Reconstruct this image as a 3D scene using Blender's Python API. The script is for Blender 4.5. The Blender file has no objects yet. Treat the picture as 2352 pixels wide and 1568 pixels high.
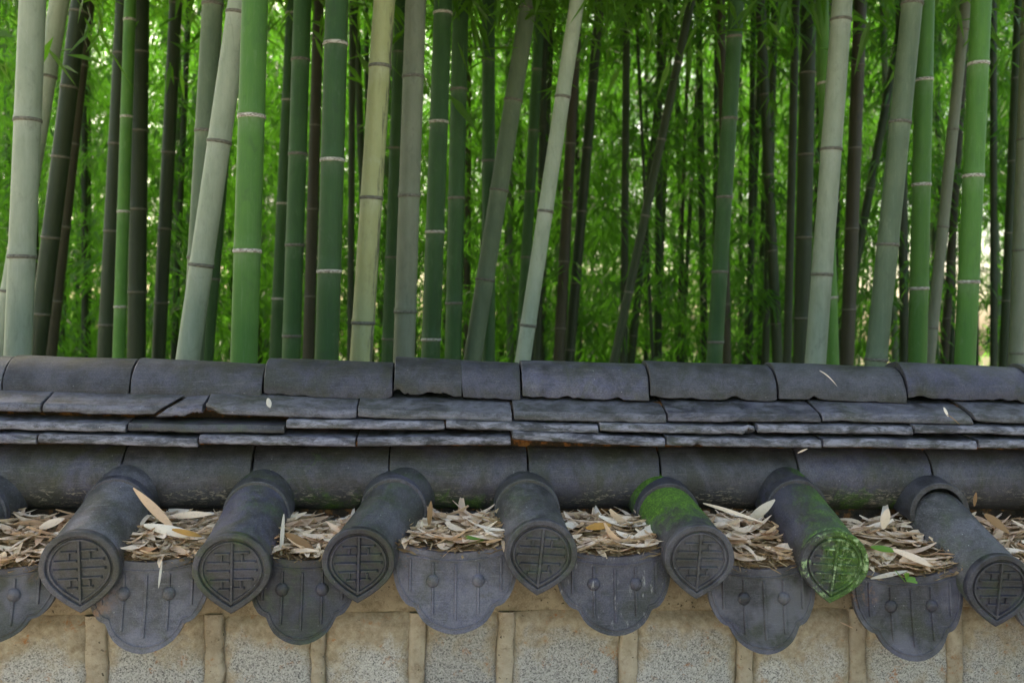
import bpy, math, random
import numpy as np
from mathutils import Vector, Matrix

rng = np.random.default_rng(7)
random.seed(7)
sc = bpy.context.scene
col = sc.collection

# ------------------------------------------------------------------ camera
CAM = np.array([0.0, 0.0, 1.6])
YAW, ROLL = math.radians(4.3), math.radians(0.68)
FPX = 2166.0                      # focal length in pixels of a 2352 px wide picture
_f = np.array([math.sin(YAW), math.cos(YAW), 0.0])
_r0 = np.array([math.cos(YAW), -math.sin(YAW), 0.0])
_u0 = np.array([0.0, 0.0, 1.0])
_r = _r0 * math.cos(ROLL) + _u0 * math.sin(ROLL)
_u = -_r0 * math.sin(ROLL) + _u0 * math.cos(ROLL)
cam = bpy.data.cameras.new('camera')
cam.sensor_width = 36.0
cam.lens = 36.0 * FPX / 2352.0
cam.clip_start, cam.clip_end = 0.05, 500.0
cam.dof.use_dof = True
cam.dof.focus_distance = 2.15
cam.dof.aperture_fstop = 4.5
camo = bpy.data.objects.new('camera', cam)
col.objects.link(camo)
camo.matrix_world = Matrix(((_r[0], _u[0], -_f[0], CAM[0]), (_r[1], _u[1], -_f[1], CAM[1]),
                            (_r[2], _u[2], -_f[2], CAM[2]), (0, 0, 0, 1)))
sc.camera = camo

# ------------------------------------------------------------------ light
SUN_EL, SUN_AZ = math.radians(50), math.radians(-22)   # azimuth from +Y towards +X: behind the grove, a little to the left
world = bpy.data.worlds.new('World'); sc.world = world; world.use_nodes = True
wn = world.node_tree; wn.nodes.clear()
sky = wn.nodes.new('ShaderNodeTexSky'); sky.sky_type = 'NISHITA'; sky.sun_disc = False
sky.sun_elevation = SUN_EL; sky.sun_rotation = SUN_AZ
sky.dust_density = 5.0; sky.air_density = 1.0; sky.ozone_density = 1.0
bg = wn.nodes.new('ShaderNodeBackground'); bg.inputs['Strength'].default_value = 0.15
wo = wn.nodes.new('ShaderNodeOutputWorld')
wn.links.new(sky.outputs[0], bg.inputs[0]); wn.links.new(bg.outputs[0], wo.inputs[0])
sun = bpy.data.lights.new('sun', 'SUN'); sun.energy = 3.2; sun.angle = math.radians(4); sun.color = (1.0, 0.95, 0.86)
suno = bpy.data.objects.new('sun', sun); col.objects.link(suno)
sd = Vector((math.sin(SUN_AZ) * math.cos(SUN_EL), math.cos(SUN_AZ) * math.cos(SUN_EL), math.sin(SUN_EL)))
suno.rotation_euler = sd.to_track_quat('Z', 'Y').to_euler()
suno.location = (-6, -3, 12)

sc.view_settings.view_transform = 'Standard'
sc.view_settings.look = 'None'
sc.view_settings.exposure = 2.3
sc.view_settings.use_white_balance = True
sc.view_settings.white_balance_temperature = 7850
sc.view_settings.white_balance_tint = 8
sc.view_settings.gamma = 1.0
sc.render.engine = 'CYCLES'
sc.cycles.use_denoising = True
sc.cycles.max_bounces = 5
sc.cycles.diffuse_bounces = 3
sc.cycles.transmission_bounces = 3
sc.cycles.sample_clamp_indirect = 6.0

# ------------------------------------------------------------------ helpers
def ray(px, py):
    return _f + _r * ((px - 1176.0) / FPX) - _u * ((py - 784.0) / FPX)
def atY(px, py, Y):
    d = ray(px, py); return CAM + d * (Y / d[1])
def atD(px, py, D):
    return CAM + ray(px, py) * D

WO = {}
def tag(o, label=None, cat=None, group=None, kind=None):
    if label: o['label'] = label
    if cat: o['category'] = cat
    if group: o['group'] = group
    if kind: o['kind'] = kind
    return o
def wpos(o):
    return WO.get(o.name, np.zeros(3))
def empty(name, loc):
    o = bpy.data.objects.new(name, None); o.empty_display_size = 0.1
    o.location = tuple(loc); col.objects.link(o); WO[o.name] = np.array(loc, float)
    return o
def me_from(name, V, F, mat, smooth=True, sharp=None):
    me = bpy.data.meshes.new(name)
    me.from_pydata([tuple(v) for v in V], [], [tuple(f) for f in F])
    me.polygons.foreach_set('use_smooth', [smooth] * len(me.polygons))
    if sharp is not None: me.set_sharp_from_angle(angle=math.radians(sharp))
    if mat: me.materials.append(mat)
    me.update()
    return me
def link(name, me, parent=None, origin=(0, 0, 0)):
    o = bpy.data.objects.new(name, me); col.objects.link(o)
    origin = np.array(origin, float)
    if parent is not None:
        o.parent = parent; o.location = tuple(origin - wpos(parent))
    else:
        o.location = tuple(origin)
    WO[o.name] = origin
    return o
def build(name, V, F, mat, parent=None, origin=None, smooth=True, sharp=40, bevel=0):
    """verts in world space; the mesh is stored about its own origin"""
    V = np.asarray(V, float)
    if origin is None: origin = V.mean(axis=0)
    o = link(name, me_from(name, V - np.asarray(origin), F, mat, smooth, sharp), parent, origin)
    if bevel:
        m = o.modifiers.new('bevel', 'BEVEL'); m.width = bevel; m.segments = 2; m.limit_method = 'ANGLE'; m.angle_limit = math.radians(48)
    return o
def fast_mesh(name, V, tri_or_quad, mat, attrs=None, smooth=False):
    V = np.asarray(V, np.float32); F = np.asarray(tri_or_quad, np.int32)
    k = F.shape[1]; n = len(F)
    me = bpy.data.meshes.new(name)
    me.vertices.add(len(V)); me.vertices.foreach_set('co', V.ravel())
    me.loops.add(n * k); me.loops.foreach_set('vertex_index', F.ravel())
    me.polygons.add(n); me.polygons.foreach_set('loop_start', np.arange(0, n * k, k, dtype=np.int32))
    me.polygons.foreach_set('use_smooth', np.full(n, smooth))
    for nm, a in (attrs or {}).items():
        at = me.attributes.new(nm, 'FLOAT', 'POINT'); at.data.foreach_set('value', np.asarray(a, np.float32))
    me.materials.append(mat); me.update(calc_edges=True)
    return me

class MB:
    def __init__(s): s.V = []; s.F = []
    def add(s, V, F):
        b = len(s.V); s.V += [tuple(v) for v in V]; s.F += [tuple(i + b for i in f) for f in F]
    def box(s, c, hx, hy, hz, M=None):
        P = np.array([(x, y, z) for x in (-hx, hx) for y in (-hy, hy) for z in (-hz, hz)])
        if M is not None: P = P @ np.asarray(M).T
        s.add(P + np.asarray(c), [(0, 1, 3, 2), (4, 6, 7, 5), (0, 4, 5, 1), (2, 3, 7, 6), (0, 2, 6, 4), (1, 5, 7, 3)])
    def bar(s, a, b, w, h, nrm=(0, -1, 0)):
        """a flat raised bar with bevelled flanks from a to b, standing h out along nrm"""
        a = np.asarray(a, float); b = np.asarray(b, float); n = np.asarray(nrm, float)
        d = b - a; L = np.linalg.norm(d); d /= L; q = np.cross(d, n); q /= np.linalg.norm(q)
        V = []
        for p, e in ((a, -1), (b, 1)):
            for sgn in (-1, 1): V.append(p + q * sgn * w)
            for sgn in (1, -1): V.append(p - d * e * h * 0.7 + q * sgn * w * 0.5 + n * h)
        s.add(V, [(0, 1, 2, 3), (7, 6, 5, 4), (0, 3, 7, 4), (1, 5, 6, 2), (3, 2, 6, 7), (0, 4, 5, 1)])
    def loopbar(s, pts, w, h, nrm=(0, -1, 0), closed=True):
        pts = np.asarray(pts, float); n = np.asarray(nrm, float); m = len(pts); V = []
        for i in range(m):
            if closed: t = pts[(i + 1) % m] - pts[i - 1]
            else: t = pts[min(i + 1, m - 1)] - pts[max(i - 1, 0)]
            q = np.cross(t, n); q /= np.linalg.norm(q)
            V += [pts[i] - q * w, pts[i] - q * w * .5 + n * h, pts[i] + q * w * .5 + n * h, pts[i] + q * w]
        F = []
        for i in range(m if closed else m - 1):
            j = (i + 1) % m
            for k in range(3): F.append((i * 4 + k, i * 4 + k + 1, j * 4 + k + 1, j * 4 + k))
        s.add(V, F)
    def dome(s, c, r, h, n=14, k=5):
        V = []; F = []
        for i in range(k):
            a = i / k * math.pi / 2
            for j in range(n):
                t = 2 * math.pi * j / n
                V.append((c[0] + r * math.cos(a) * math.cos(t), c[1] - h * math.sin(a), c[2] + r * math.cos(a) * math.sin(t)))
        V.append((c[0], c[1] - h, c[2]))
        for i in range(k - 1):
            for j in range(n): F.append((i * n + j, i * n + (j + 1) % n, (i + 1) * n + (j + 1) % n, (i + 1) * n + j))
        for j in range(n): F.append(((k - 1) * n + j, (k - 1) * n + (j + 1) % n, k * n))
        s.add(V, F)

def noise1(x, seed, oct=3):
    """smooth 1-D value noise in about -1..1"""
    r = np.random.default_rng(seed); t = r.uniform(-1, 1, 512); out = 0; amp = 1; x = np.asarray(x, float); tot = 0
    for o in range(oct):
        i = np.floor(x).astype(int); f = x - i; f = f * f * (3 - 2 * f)
        out = out + amp * (t[(i + 37 * o) % 512] * (1 - f) + t[(i + 1 + 37 * o) % 512] * f)
        tot += amp; amp *= .5; x = x * 2.1
    return out / tot

# ------------------------------------------------------------------ materials
class NT:
    def __init__(s, name):
        s.m = bpy.data.materials.new(name); s.m.use_nodes = True; s.t = s.m.node_tree; s.t.nodes.clear()
        s.out = s.t.nodes.new('ShaderNodeOutputMaterial')
    def n(s, typ, props=None, **inp):
        nd = s.t.nodes.new(typ)
        for k, v in (props or {}).items(): setattr(nd, k, v)
        for k, v in inp.items():
            key = k.replace('_', ' ')
            so = nd.inputs[key] if key in nd.inputs else nd.inputs[int(k[1:])]
            if isinstance(v, bpy.types.NodeSocket): s.t.links.new(v, so)
            else: so.default_value = v
        return nd
    def coord(s, kind='Object'):
        return s.n('ShaderNodeTexCoord').outputs[kind]
    def mapping(s, v, scale=(1, 1, 1), loc=None):
        if loc is not None: v = s.n('ShaderNodeVectorMath', {'operation': 'ADD'}, i0=v, i1=loc).outputs[0]
        return s.n('ShaderNodeMapping', Vector=v, Scale=scale).outputs[0]
    def noise(s, v, scale, detail=4, rough=.55, dist=0.0):
        return s.n('ShaderNodeTexNoise', Vector=v, Scale=scale, Detail=detail, Roughness=rough, Distortion=dist).outputs[0]
    def voro(s, v, scale, feature='F1', rnd=1.0):
        return s.n('ShaderNodeTexVoronoi', {'feature': feature}, Vector=v, Scale=scale, Randomness=rnd)
    def ramp(s, f, stops):
        nd = s.n('ShaderNodeValToRGB', Fac=f); cr = nd.color_ramp
        while len(cr.elements) < len(stops): cr.elements.new(.5)
        for e, (p, c) in zip(cr.elements, stops):
            e.position = p; e.color = (c, c, c, 1) if isinstance(c, (int, float)) else (*c, 1)
        return nd.outputs[0]
    def mr(s, v, a, b, c=0.0, d=1.0):
        return s.n('ShaderNodeMapRange', Value=v, From_Min=a, From_Max=b, To_Min=c, To_Max=d).outputs[0]
    def math(s, op, a, b=0.0):
        return s.n('ShaderNodeMath', {'operation': op}, i0=a, i1=b).outputs[0]
    def mix(s, f, a, b, mode='MIX'):
        nd = s.t.nodes.new('ShaderNodeMix'); nd.data_type = 'RGBA'; nd.blend_type = mode
        for so, v in ((nd.inputs[0], f), (nd.inputs[6], a), (nd.inputs[7], b)):
            if isinstance(v, bpy.types.NodeSocket): s.t.links.new(v, so)
            else: so.default_value = v if isinstance(v, (int, float)) else (*v, 1) if len(v) == 3 else v
        return nd.outputs[2]
    def bump(s, h, strength=.3, dist=.01, normal=None):
        k = dict(Height=h, Strength=strength, Distance=dist)
        if normal is not None: k['Normal'] = normal
        return s.n('ShaderNodeBump', **k).outputs[0]
    def bsdf(s, color, rough=.6, normal=None, spec=.5):
        k = {'Base_Color': color if isinstance(color, bpy.types.NodeSocket) else (*color, 1), 'Roughness': rough, 'Specular_IOR_Level': spec}
        if normal is not None: k['Normal'] = normal
        b = s.n('ShaderNodeBsdfPrincipled', **k)
        s.t.links.new(b.outputs[0], s.out.inputs[0]); return b
    def objrand(s):
        return s.n('ShaderNodeObjectInfo').outputs['Random']
    def sep(s, v):
        return s.n('ShaderNodeSeparateXYZ', Vector=v).outputs

def world_co(nt):
    """texture space that differs from object to object"""
    v = nt.coord('Object')
    off = nt.n('ShaderNodeCombineXYZ', X=nt.math('MULTIPLY', nt.objrand(), 37.0), Y=nt.math('MULTIPLY', nt.objrand(), 11.0), Z=3.0).outputs[0]
    return nt.n('ShaderNodeVectorMath', {'operation': 'ADD'}, i0=v, i1=off).outputs[0]

def tile_material(name, moss=0.0, painted_sheen=0.0, rust=0.0, crust=False, moss_mode=None, chalk=0.0, dark=1.0):
    nt = NT(name); v = world_co(nt); lo = nt.coord('Object')
    big = nt.noise(v, 9, 4, .6, .6); mid = nt.noise(v, 38, 5, .65); fine = nt.noise(v, 320, 3, .6)
    c = nt.ramp(big, [(.30, (.040 * dark, .038 * dark, .042 * dark)), (.44, (.066 * dark, .064 * dark, .078 * dark)),
                      (.56, (.098 * dark, .096 * dark, .142 * dark)), (.66, (.130 * dark, .126 * dark, .165 * dark)), (.78, (.070 * dark, .066 * dark, .060 * dark))])
    c = nt.mix(nt.math('MULTIPLY', nt.mr(mid, .48, .70), .5), c, (.155, .15, .16))
    c = nt.mix(nt.math('MULTIPLY', nt.mr(mid, .46, .30), .6), c, (.03, .029, .031))
    ol = nt.mr(nt.noise(v, 7.0, 4, .65, 1.0), .47, .64)
    c = nt.mix(nt.math('MULTIPLY', ol, .75), c, (.066, .070, .044))
    # rubbed pale streaks along the tile
    st = nt.noise(nt.mapping(v, (3, 22, 60)), 6, 4, .7)
    c = nt.mix(nt.math('MULTIPLY', nt.mr(st, .56, .70), .55), c, (.21, .205, .23))
    gr = nt.noise(v, 110, 5, .75)
    c = nt.mix(nt.math('MULTIPLY', nt.mr(gr, .56, .70), .45), c, (.22, .215, .21))
    c = nt.mix(nt.math('MULTIPLY', nt.mr(fine, .42, .66), .55), c, (.25, .25, .26), 'MULTIPLY')
    # white specks
    vo = nt.voro(v, 62); sp = nt.mr(vo.outputs['Distance'], .055, .085, 1, 0)
    sel = nt.math('GREATER_THAN', nt.sep(vo.outputs['Color'])[0], .84)
    c = nt.mix(nt.math('MULTIPLY', nt.math('MULTIPLY', sp, sel), .75), c, (.42, .42, .40))
    rv = nt.n('ShaderNodeHueSaturation', Color=c, Value=nt.mr(nt.math('FRACT', nt.math('MULTIPLY', nt.objrand(), 7.3)), 0, 1, .50, 1.10), Saturation=nt.mr(nt.objrand(), 0, 1, 1.2, .45)).outputs[0]
    c = rv
    if rust:
        k = nt.math('MULTIPLY', nt.mr(nt.noise(v, 13, 5, .7, .6), .58, .66), nt.mr(nt.noise(v, 75, 4, .7), .42, .58))
        xx = nt.n('ShaderNodeMath', {'operation': 'ABSOLUTE'}, i0=nt.sep(lo)[0]).outputs[0]
        k = nt.math('MULTIPLY', k, nt.mr(xx, .05, .12))
        c = nt.mix(nt.math('MULTIPLY', k, rust), c, (.30, .15, .065))
        c = nt.mix(nt.math('MULTIPLY', nt.mr(nt.noise(v, 12, 3, .6), .45, .6), .45), c, (.16, .155, .19))
    if painted_sheen:                        # bluish sky highlights of the rounded edges, painted in as pale patches
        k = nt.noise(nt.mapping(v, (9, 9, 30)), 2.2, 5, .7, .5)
        c = nt.mix(nt.math('MULTIPLY', nt.mr(k, .44, .62), painted_sheen), c, (.27, .265, .32))
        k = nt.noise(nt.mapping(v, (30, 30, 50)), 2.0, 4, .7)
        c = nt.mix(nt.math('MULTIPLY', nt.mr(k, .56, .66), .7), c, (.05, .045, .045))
    if chalk:
        k = nt.mr(nt.noise(nt.mapping(v, (30, 30, 8)), 3, 4, .7), .60, .75)
        c = nt.mix(nt.math('MULTIPLY', k, chalk), c, (.38, .37, .36))
    geo = nt.n('ShaderNodeNewGeometry'); nz = nt.sep(geo.outputs['Normal'])[2]
    h = nt.math('ADD', nt.math('MULTIPLY', mid, .6), nt.math('MULTIPLY', fine, .35))
    rough = nt.mr(mid, .3, .8, .40, .68)
    if crust:
        # lime crust creeping up from the lower edge (local z)
        z = nt.sep(lo)[2]
        band = nt.math('MULTIPLY', nt.mr(z, -.085, -.06), nt.mr(z, -.022, -.045))
        k = nt.noise(nt.mapping(v, (1, 1, 3.2)), 55, 5, .75, .8)
        k = nt.math('MULTIPLY', nt.mr(k, .535, .60), band)
        k = nt.math('MULTIPLY', k, nt.mr(nt.noise(v, 7, 2), .42, .56))
        c = nt.mix(nt.math('MULTIPLY', nt.mr(z, -.02, -.06), .55), c, (.055, .05, .042))
        c = nt.mix(k, c, (.36, .31, .24)); h = nt.math('ADD', h, nt.math('MULTIPLY', k, .8))
    if moss:
        mo = nt.noise(v, 17, 6, .7, .4); fz = nt.noise(v, 240, 3, .7); y = nt.sep(lo)[1]; x = nt.sep(lo)[0]; zz = nt.sep(lo)[2]
        if moss_mode == 'top':      # a thick cushion on the upper back of the tile
            m = nt.math('ADD', nt.mr(mo, .30, .70, -.35, .45), nt.mr(nz, -.2, .6, -.5, .4))
            m = nt.math('ADD', m, nt.mr(y, -.125, -.02, -.75, .30))
            m = nt.math('ADD', m, nt.mr(nt.noise(v, 70, 5, .75), .35, .65, -.22, .18)); m = nt.mr(m, -.14, .42)
        elif moss_mode == 'right':
            m = nt.math('ADD', nt.mr(mo, .30, .70, -.5, .5), nt.mr(x, -.06, .035, -.40, .45)); m = nt.math('ADD', m, nt.mr(y, -.112, -.122, 0, .36)); m = nt.math('MULTIPLY', nt.mr(m, -.05, .55), .8)
        elif moss_mode == 'patch':
            m = nt.math('ADD', nt.mr(mo, .35, .65, -.5, .5), nt.mr(zz, -.01, -.06, -.3, .25)); m = nt.math('MULTIPLY', nt.mr(m, .05, .6), moss)
        else:
            m = nt.math('MULTIPLY', nt.mr(mo, .50, .72), moss)
        mc = nt.mix(nt.mr(fz, .35, .68), (.03, .075, .010), (.13, .29, .025))
        mc = nt.mix(nt.mr(nt.noise(v, 45, 4, .7), .40, .62), nt.mix(.55, mc, (.02, .05, .01)), mc)
        if moss < .6: mc = nt.mix(.5, mc, (.06, .075, .03))
        c = nt.mix(m, c, mc)
        if moss_mode == 'right':    # pale lichen spots
            kk = nt.mr(nt.noise(v, 75, 4, .65), .52, .60); kk = nt.math('MULTIPLY', kk, nt.mr(nt.noise(v, 24, 3), .40, .52)); kk = nt.math('MULTIPLY', kk, nt.mr(y, -.118, -.13))
            c = nt.mix(kk, c, (.33, .46, .22)); h = nt.math('ADD', h, kk)
        h = nt.math('ADD', h, nt.math('MULTIPLY', nt.math('MULTIPLY', fz, m), 2.2)); rough = nt.math('MAXIMUM', rough, nt.math('MULTIPLY', m, .95))
    nt.bsdf(c, rough, nt.bump(h, .45, .0035), .45)
    return nt.m

M = {}
M['tile'] = tile_material('slate_grey_tile')
M['tile_crust'] = tile_material('slate_grey_tile_crusted', crust=True)
M['tile_crust_moss'] = tile_material('slate_grey_tile_crusted_mossy', crust=True, moss=.75, moss_mode='patch')
M['tile_damp'] = tile_material('slate_grey_tile_damp', moss=.38, dark=.85)
M['tile_moss_top'] = tile_material('slate_tile_moss_cushion', moss=1.0, moss_mode='top', dark=.95)
M['tile_moss_right'] = tile_material('slate_tile_mossy_side', moss=1.0, moss_mode='right', dark=.9)
M['tile_moss_light'] = tile_material('slate_tile_light_moss', moss=.55, dark=.9)
M['tile_plate'] = tile_material('slate_drip_plate', rust=.9)
M['tile_sheen'] = tile_material('slate_grey_tile_painted_sheen', painted_sheen=.8)
M['tile_half_sheen'] = tile_material('slate_grey_tile_half_painted_sheen', painted_sheen=.35)
M['tile_chalk'] = tile_material('slate_tile_chalky', chalk=.8)

def clay_material():
    nt = NT('orange_bedding_clay'); v = nt.coord('Object')
    c = nt.ramp(nt.noise(v, 30, 5, .65), [(.3, (.02, .018, .014)), (.52, (.05, .035, .022)), (.60, (.20, .085, .03)), (.72, (.26, .13, .05))])
    nt.bsdf(c, .9, nt.bump(nt.noise(v, 140, 4, .7), .8, .006), .2); return nt.m
M['clay'] = clay_material()
def bed_material():
    nt = NT('mossy_bed'); v = nt.coord('Object')
    c = nt.ramp(nt.noise(v, 34, 5, .65), [(.3, (.03, .028, .02)), (.5, (.055, .055, .03)), (.62, (.045, .075, .02)), (.75, (.16, .12, .07))])
    nt.bsdf(c, .95, nt.bump(nt.noise(v, 160, 4, .7), .9, .006), .2); return nt.m
M['bed'] = bed_material()

def granite_material():
    nt = NT('stained_granite'); v = nt.n('ShaderNodeNewGeometry').outputs['Position']; rnd = nt.objrand()
    s1 = nt.noise(v, 380, 2, .5); s2 = nt.voro(v, 340).outputs['Color']; s3 = nt.noise(v, 230, 3, .6)
    c = nt.ramp(nt.sep(s2)[0], [(.0, (.16, .152, .147)), (.22, (.29, .28, .27)), (.5, (.42, .40, .38)), (.8, (.52, .50, .475)), (1, (.33, .315, .30))])
    c = nt.mix(nt.mr(s3, .62, .70), c, (.045, .045, .05)); c = nt.mix(nt.math('MULTIPLY', nt.mr(s1, .60, .72), .6), c, (.60, .59, .57))
    c = nt.n('ShaderNodeHueSaturation', Color=c, Value=nt.mr(rnd, 0, 1, .8, 1.15)).outputs[0]
    st = nt.noise(v, 11, 5, .65, .5); zz = nt.sep(v)[2]
    m = nt.math('ADD', nt.mr(st, .32, .68, -.6, .6), nt.mr(zz, .86, .985, -.45, .75))
    m = nt.math('ADD', m, nt.mr(rnd, 0, 1, -.3, .3))
    ed = nt.n('ShaderNodeAttribute', {'attribute_name': 'edge'}).outputs['Fac']
    m = nt.math('ADD', m, nt.mr(ed, .0, .045, .75, .0))
    tan = nt.mix(nt.mr(nt.noise(v, 60, 4, .7), .35, .65), (.27, .205, .13), (.46, .385, .28))
    c = nt.mix(nt.math('MULTIPLY', nt.mr(m, -.25, .5), .88), c, tan)
    ru = nt.mr(nt.noise(v, 22, 5, .7, .3), .57, .65); ru = nt.math('MULTIPLY', ru, nt.mr(nt.noise(v, 120, 3, .7), .42, .6))
    c = nt.mix(nt.math('MULTIPLY', ru, .75), c, (.36, .13, .03))
    dk = nt.mr(nt.noise(v, 85, 3, .6), .68, .75); c = nt.mix(nt.math('MULTIPLY', dk, .7), c, (.05, .04, .03))
    nt.bsdf(c, .85, nt.bump(nt.math('ADD', nt.sep(s2)[0], nt.math('MULTIPLY', nt.noise(v, 45, 4, .6), 1.5)), .35, .003), .3); return nt.m
M['granite'] = granite_material()
def mortar_material(name, a, b, d):
    nt = NT(name); v = nt.n('ShaderNodeNewGeometry').outputs['Position']
    c = nt.mix(nt.mr(nt.noise(v, 18, 5, .65, .4), .35, .65), a, b)
    c = nt.mix(nt.math('MULTIPLY', nt.mr(nt.noise(v, 55, 5, .7), .52, .70), .8), c, d)
    c = nt.mix(nt.math('MULTIPLY', nt.mr(nt.noise(v, 300, 3, .7), .5, .75), .4), c, (.5, .43, .33))
    ru = nt.math('MULTIPLY', nt.mr(nt.noise(v, 15, 5, .7, .3), .60, .68), nt.mr(nt.noise(v, 110, 3, .7), .42, .6))
    c = nt.mix(nt.math('MULTIPLY', ru, .6), c, (.34, .13, .035))
    sp = nt.mr(nt.noise(v, 95, 2, .5), .68, .72); c = nt.mix(nt.math('MULTIPLY', sp, .8), c, (.04, .03, .02))
    nt.bsdf(c, .9, nt.bump(nt.math('ADD', nt.noise(v, 60, 4, .6), nt.math('MULTIPLY', nt.noise(v, 400, 3, .7), .4)), .5, .005), .25); return nt.m
M['mortar'] = mortar_material('brown_stained_mortar', (.22, .17, .11), (.36, .295, .205), (.13, .095, .055))
M['joint'] = mortar_material('pale_joint_mortar', (.32, .26, .19), (.48, .41, .32), (.22, .165, .11))

def culm_material(name, base, alt, bloom, streak=.3, stain=0.0):
    nt = NT(name); v = world_co(nt); lo = nt.coord('Object')
    lon = nt.noise(nt.mapping(v, (60, 60, 2.2)), 1.6, 4, .6)
    blot = nt.noise(nt.mapping(v, (14, 14, 4)), 1.4, 5, .65)
    c = nt.mix(nt.mr(blot, .35, .68), base, alt)
    c = nt.mix(nt.math('MULTIPLY', nt.mr(lon, .5, .8), streak), c, tuple(min(1, x * 1.5 + .02) for x in alt))
    c = nt.mix(nt.math('MULTIPLY', nt.mr(lon, .45, .2), streak), c, tuple(x * .6 for x in base))
    at = nt.n('ShaderNodeAttribute', {'attribute_name': 'bloom'}).outputs['Fac']
    bl = nt.math('MULTIPLY', at, nt.mr(nt.noise(nt.mapping(v, (40, 40, 12)), 1.5, 4, .7), .3, .6))
    c = nt.mix(nt.math('MULTIPLY', bl, .75), c, bloom)
    scr = nt.noise(nt.mapping(v, (210, 210, 6)), 1.4, 3, .7)
    c = nt.mix(nt.math('MULTIPLY', nt.mr(scr, .55, .72), .3), c, bloom)
    pat = nt.noise(nt.mapping(v, (22, 22, 9)), 1.6, 6, .72, .6)
    c = nt.mix(nt.math('MULTIPLY', nt.mr(pat, .54, .68), .45), c, tuple(x * .55 + .02 for x in base))
    c = nt.mix(nt.math('MULTIPLY', nt.mr(pat, .42, .30), .4), c, bloom)
    fz = nt.noise(nt.mapping(v, (120, 120, 70)), 1.5, 3, .6)
    c = nt.mix(nt.math('MULTIPLY', nt.mr(fz, .66, .74), .35), c, (.10, .10, .075))
    if stain:
        x = nt.n('ShaderNodeAttribute', {'attribute_name': 'side'}).outputs['Fac']; k = nt.math('ADD', nt.mr(nt.noise(nt.mapping(v, (40, 40, 6)), 1.3, 5, .75), .35, .65, -.5, .5), nt.mr(x, .2, .95, -.75, .25))
        c = nt.mix(nt.math('MULTIPLY', nt.mr(k, 0, .4), stain), c, (.06, .055, .05))
    c = nt.n('ShaderNodeHueSaturation', Color=c, Value=nt.mr(nt.objrand(), 0, 1, .85, 1.15)).outputs[0]
    nt.bsdf(c, nt.mr(blot, .3, .7, .46, .66), nt.bump(nt.math('ADD', lon, nt.math('MULTIPLY', fz, .3)), .12, .002), .4); return nt.m
BK = {'pale': culm_material('culm_pale_waxy', (.27, .315, .235), (.36, .40, .315), (.42, .45, .39), .12),
      'green': culm_material('culm_bright_green', (.055, .165, .026), (.08, .21, .035), (.16, .26, .12), .12),
      'deep': culm_material('culm_deep_green', (.022, .072, .017), (.034, .098, .027), (.09, .14, .08), .15),
      'yellow': culm_material('culm_yellow_olive', (.32, .33, .15), (.36, .375, .20), (.42, .44, .31), .08, .8),
      'ash': culm_material('culm_ash_grey', (.15, .165, .115), (.20, .215, .16), (.22, .26, .19), .12),
      'grey': culm_material('culm_grey_green', (.09, .13, .08), (.135, .175, .11), (.20, .25, .17), .12),
      'olive': culm_material('culm_dark_olive', (.022, .036, .016), (.036, .052, .024), (.06, .075, .045), .25),
      'brown': culm_material('culm_dead_brown', (.040, .036, .022), (.058, .05, .032), (.075, .07, .05), .3)}
def ring_material(name, a, b):
    nt = NT(name); v = world_co(nt); n = nt.noise(nt.mapping(v, (80, 80, 160)), 1.5, 4, .7)
    nt.bsdf(nt.mix(nt.mr(n, .4, .62), a, b), .8, nt.bump(n, .4, .002), .2); return nt.m
M['ring_white'] = ring_material('node_ring_chalk_white', (.62, .60, .55), (.14, .10, .08))
M['ring_dark'] = ring_material('node_ring_dark', (.10, .095, .08), (.22, .21, .18))

def leaf_material(name, a, b, tr, trf=.5, rough=.45):
    nt = NT(name); rn = nt.n('ShaderNodeAttribute', {'attribute_name': 'rnd'}).outputs['Fac']
    c = nt.mix(rn, a, b)
    p = nt.n('ShaderNodeBsdfPrincipled', Base_Color=c, Roughness=rough, Specular_IOR_Level=.5)
    t = nt.n('ShaderNodeBsdfTranslucent', Color=nt.mix(rn, tr, tuple(min(1, x * 1.35) for x in tr)))
    mx = nt.n('ShaderNodeMixShader', Fac=trf, i1=p.outputs[0], i2=t.outputs[0])
    nt.t.links.new(mx.outputs[0], nt.out.inputs[0]); return nt.m
M['leaf'] = leaf_material('bamboo_leaf', (.045, .12, .015), (.10, .21, .03), (.13, .36, .025))
M['leaf_far'] = leaf_material('bamboo_leaf_far', (.034, .092, .018), (.078, .165, .034), (.095, .315, .024), .52)
M['leaf_green'] = leaf_material('fresh_green_leaf', (.10, .26, .03), (.16, .34, .05), (.25, .5, .05), .4)
def dry_material(name, cols, trf=.2, span=None):
    nt = NT(name); v = nt.coord('Object'); rn = nt.n('ShaderNodeAttribute', {'attribute_name': 'rnd'}).outputs['Fac']
    rr = nt.math('FRACT', nt.math('ADD', rn, nt.objrand())) if span is None else nt.math('MULTIPLY', rn, 1 / span)
    k = len(cols); c = nt.ramp(rr, [(i / (k - 1), cc) for i, cc in enumerate(cols)])
    c = nt.mix(nt.math('MULTIPLY', nt.mr(nt.noise(v, 160, 4, .7), .54, .74), .35), c, (.24, .15, .09))
    p = nt.n('ShaderNodeBsdfPrincipled', Base_Color=c, Roughness=.65, Specular_IOR_Level=.35, Normal=nt.bump(nt.noise(nt.mapping(v, (1, 1, 1)), 420, 2, .5), .3, .001))
    t = nt.n('ShaderNodeBsdfTranslucent', Color=c)
    mx = nt.n('ShaderNodeMixShader', Fac=trf, i1=p.outputs[0], i2=t.outputs[0])
    nt.t.links.new(mx.outputs[0], nt.out.inputs[0]); return nt.m
M['dry'] = dry_material('dry_bamboo_leaf', [(.86, .66, .49), (.92, .76, .60), (.76, .54, .38), (.92, .82, .70), (.88, .69, .52), (.46, .25, .13), (.90, .73, .56)])
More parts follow.
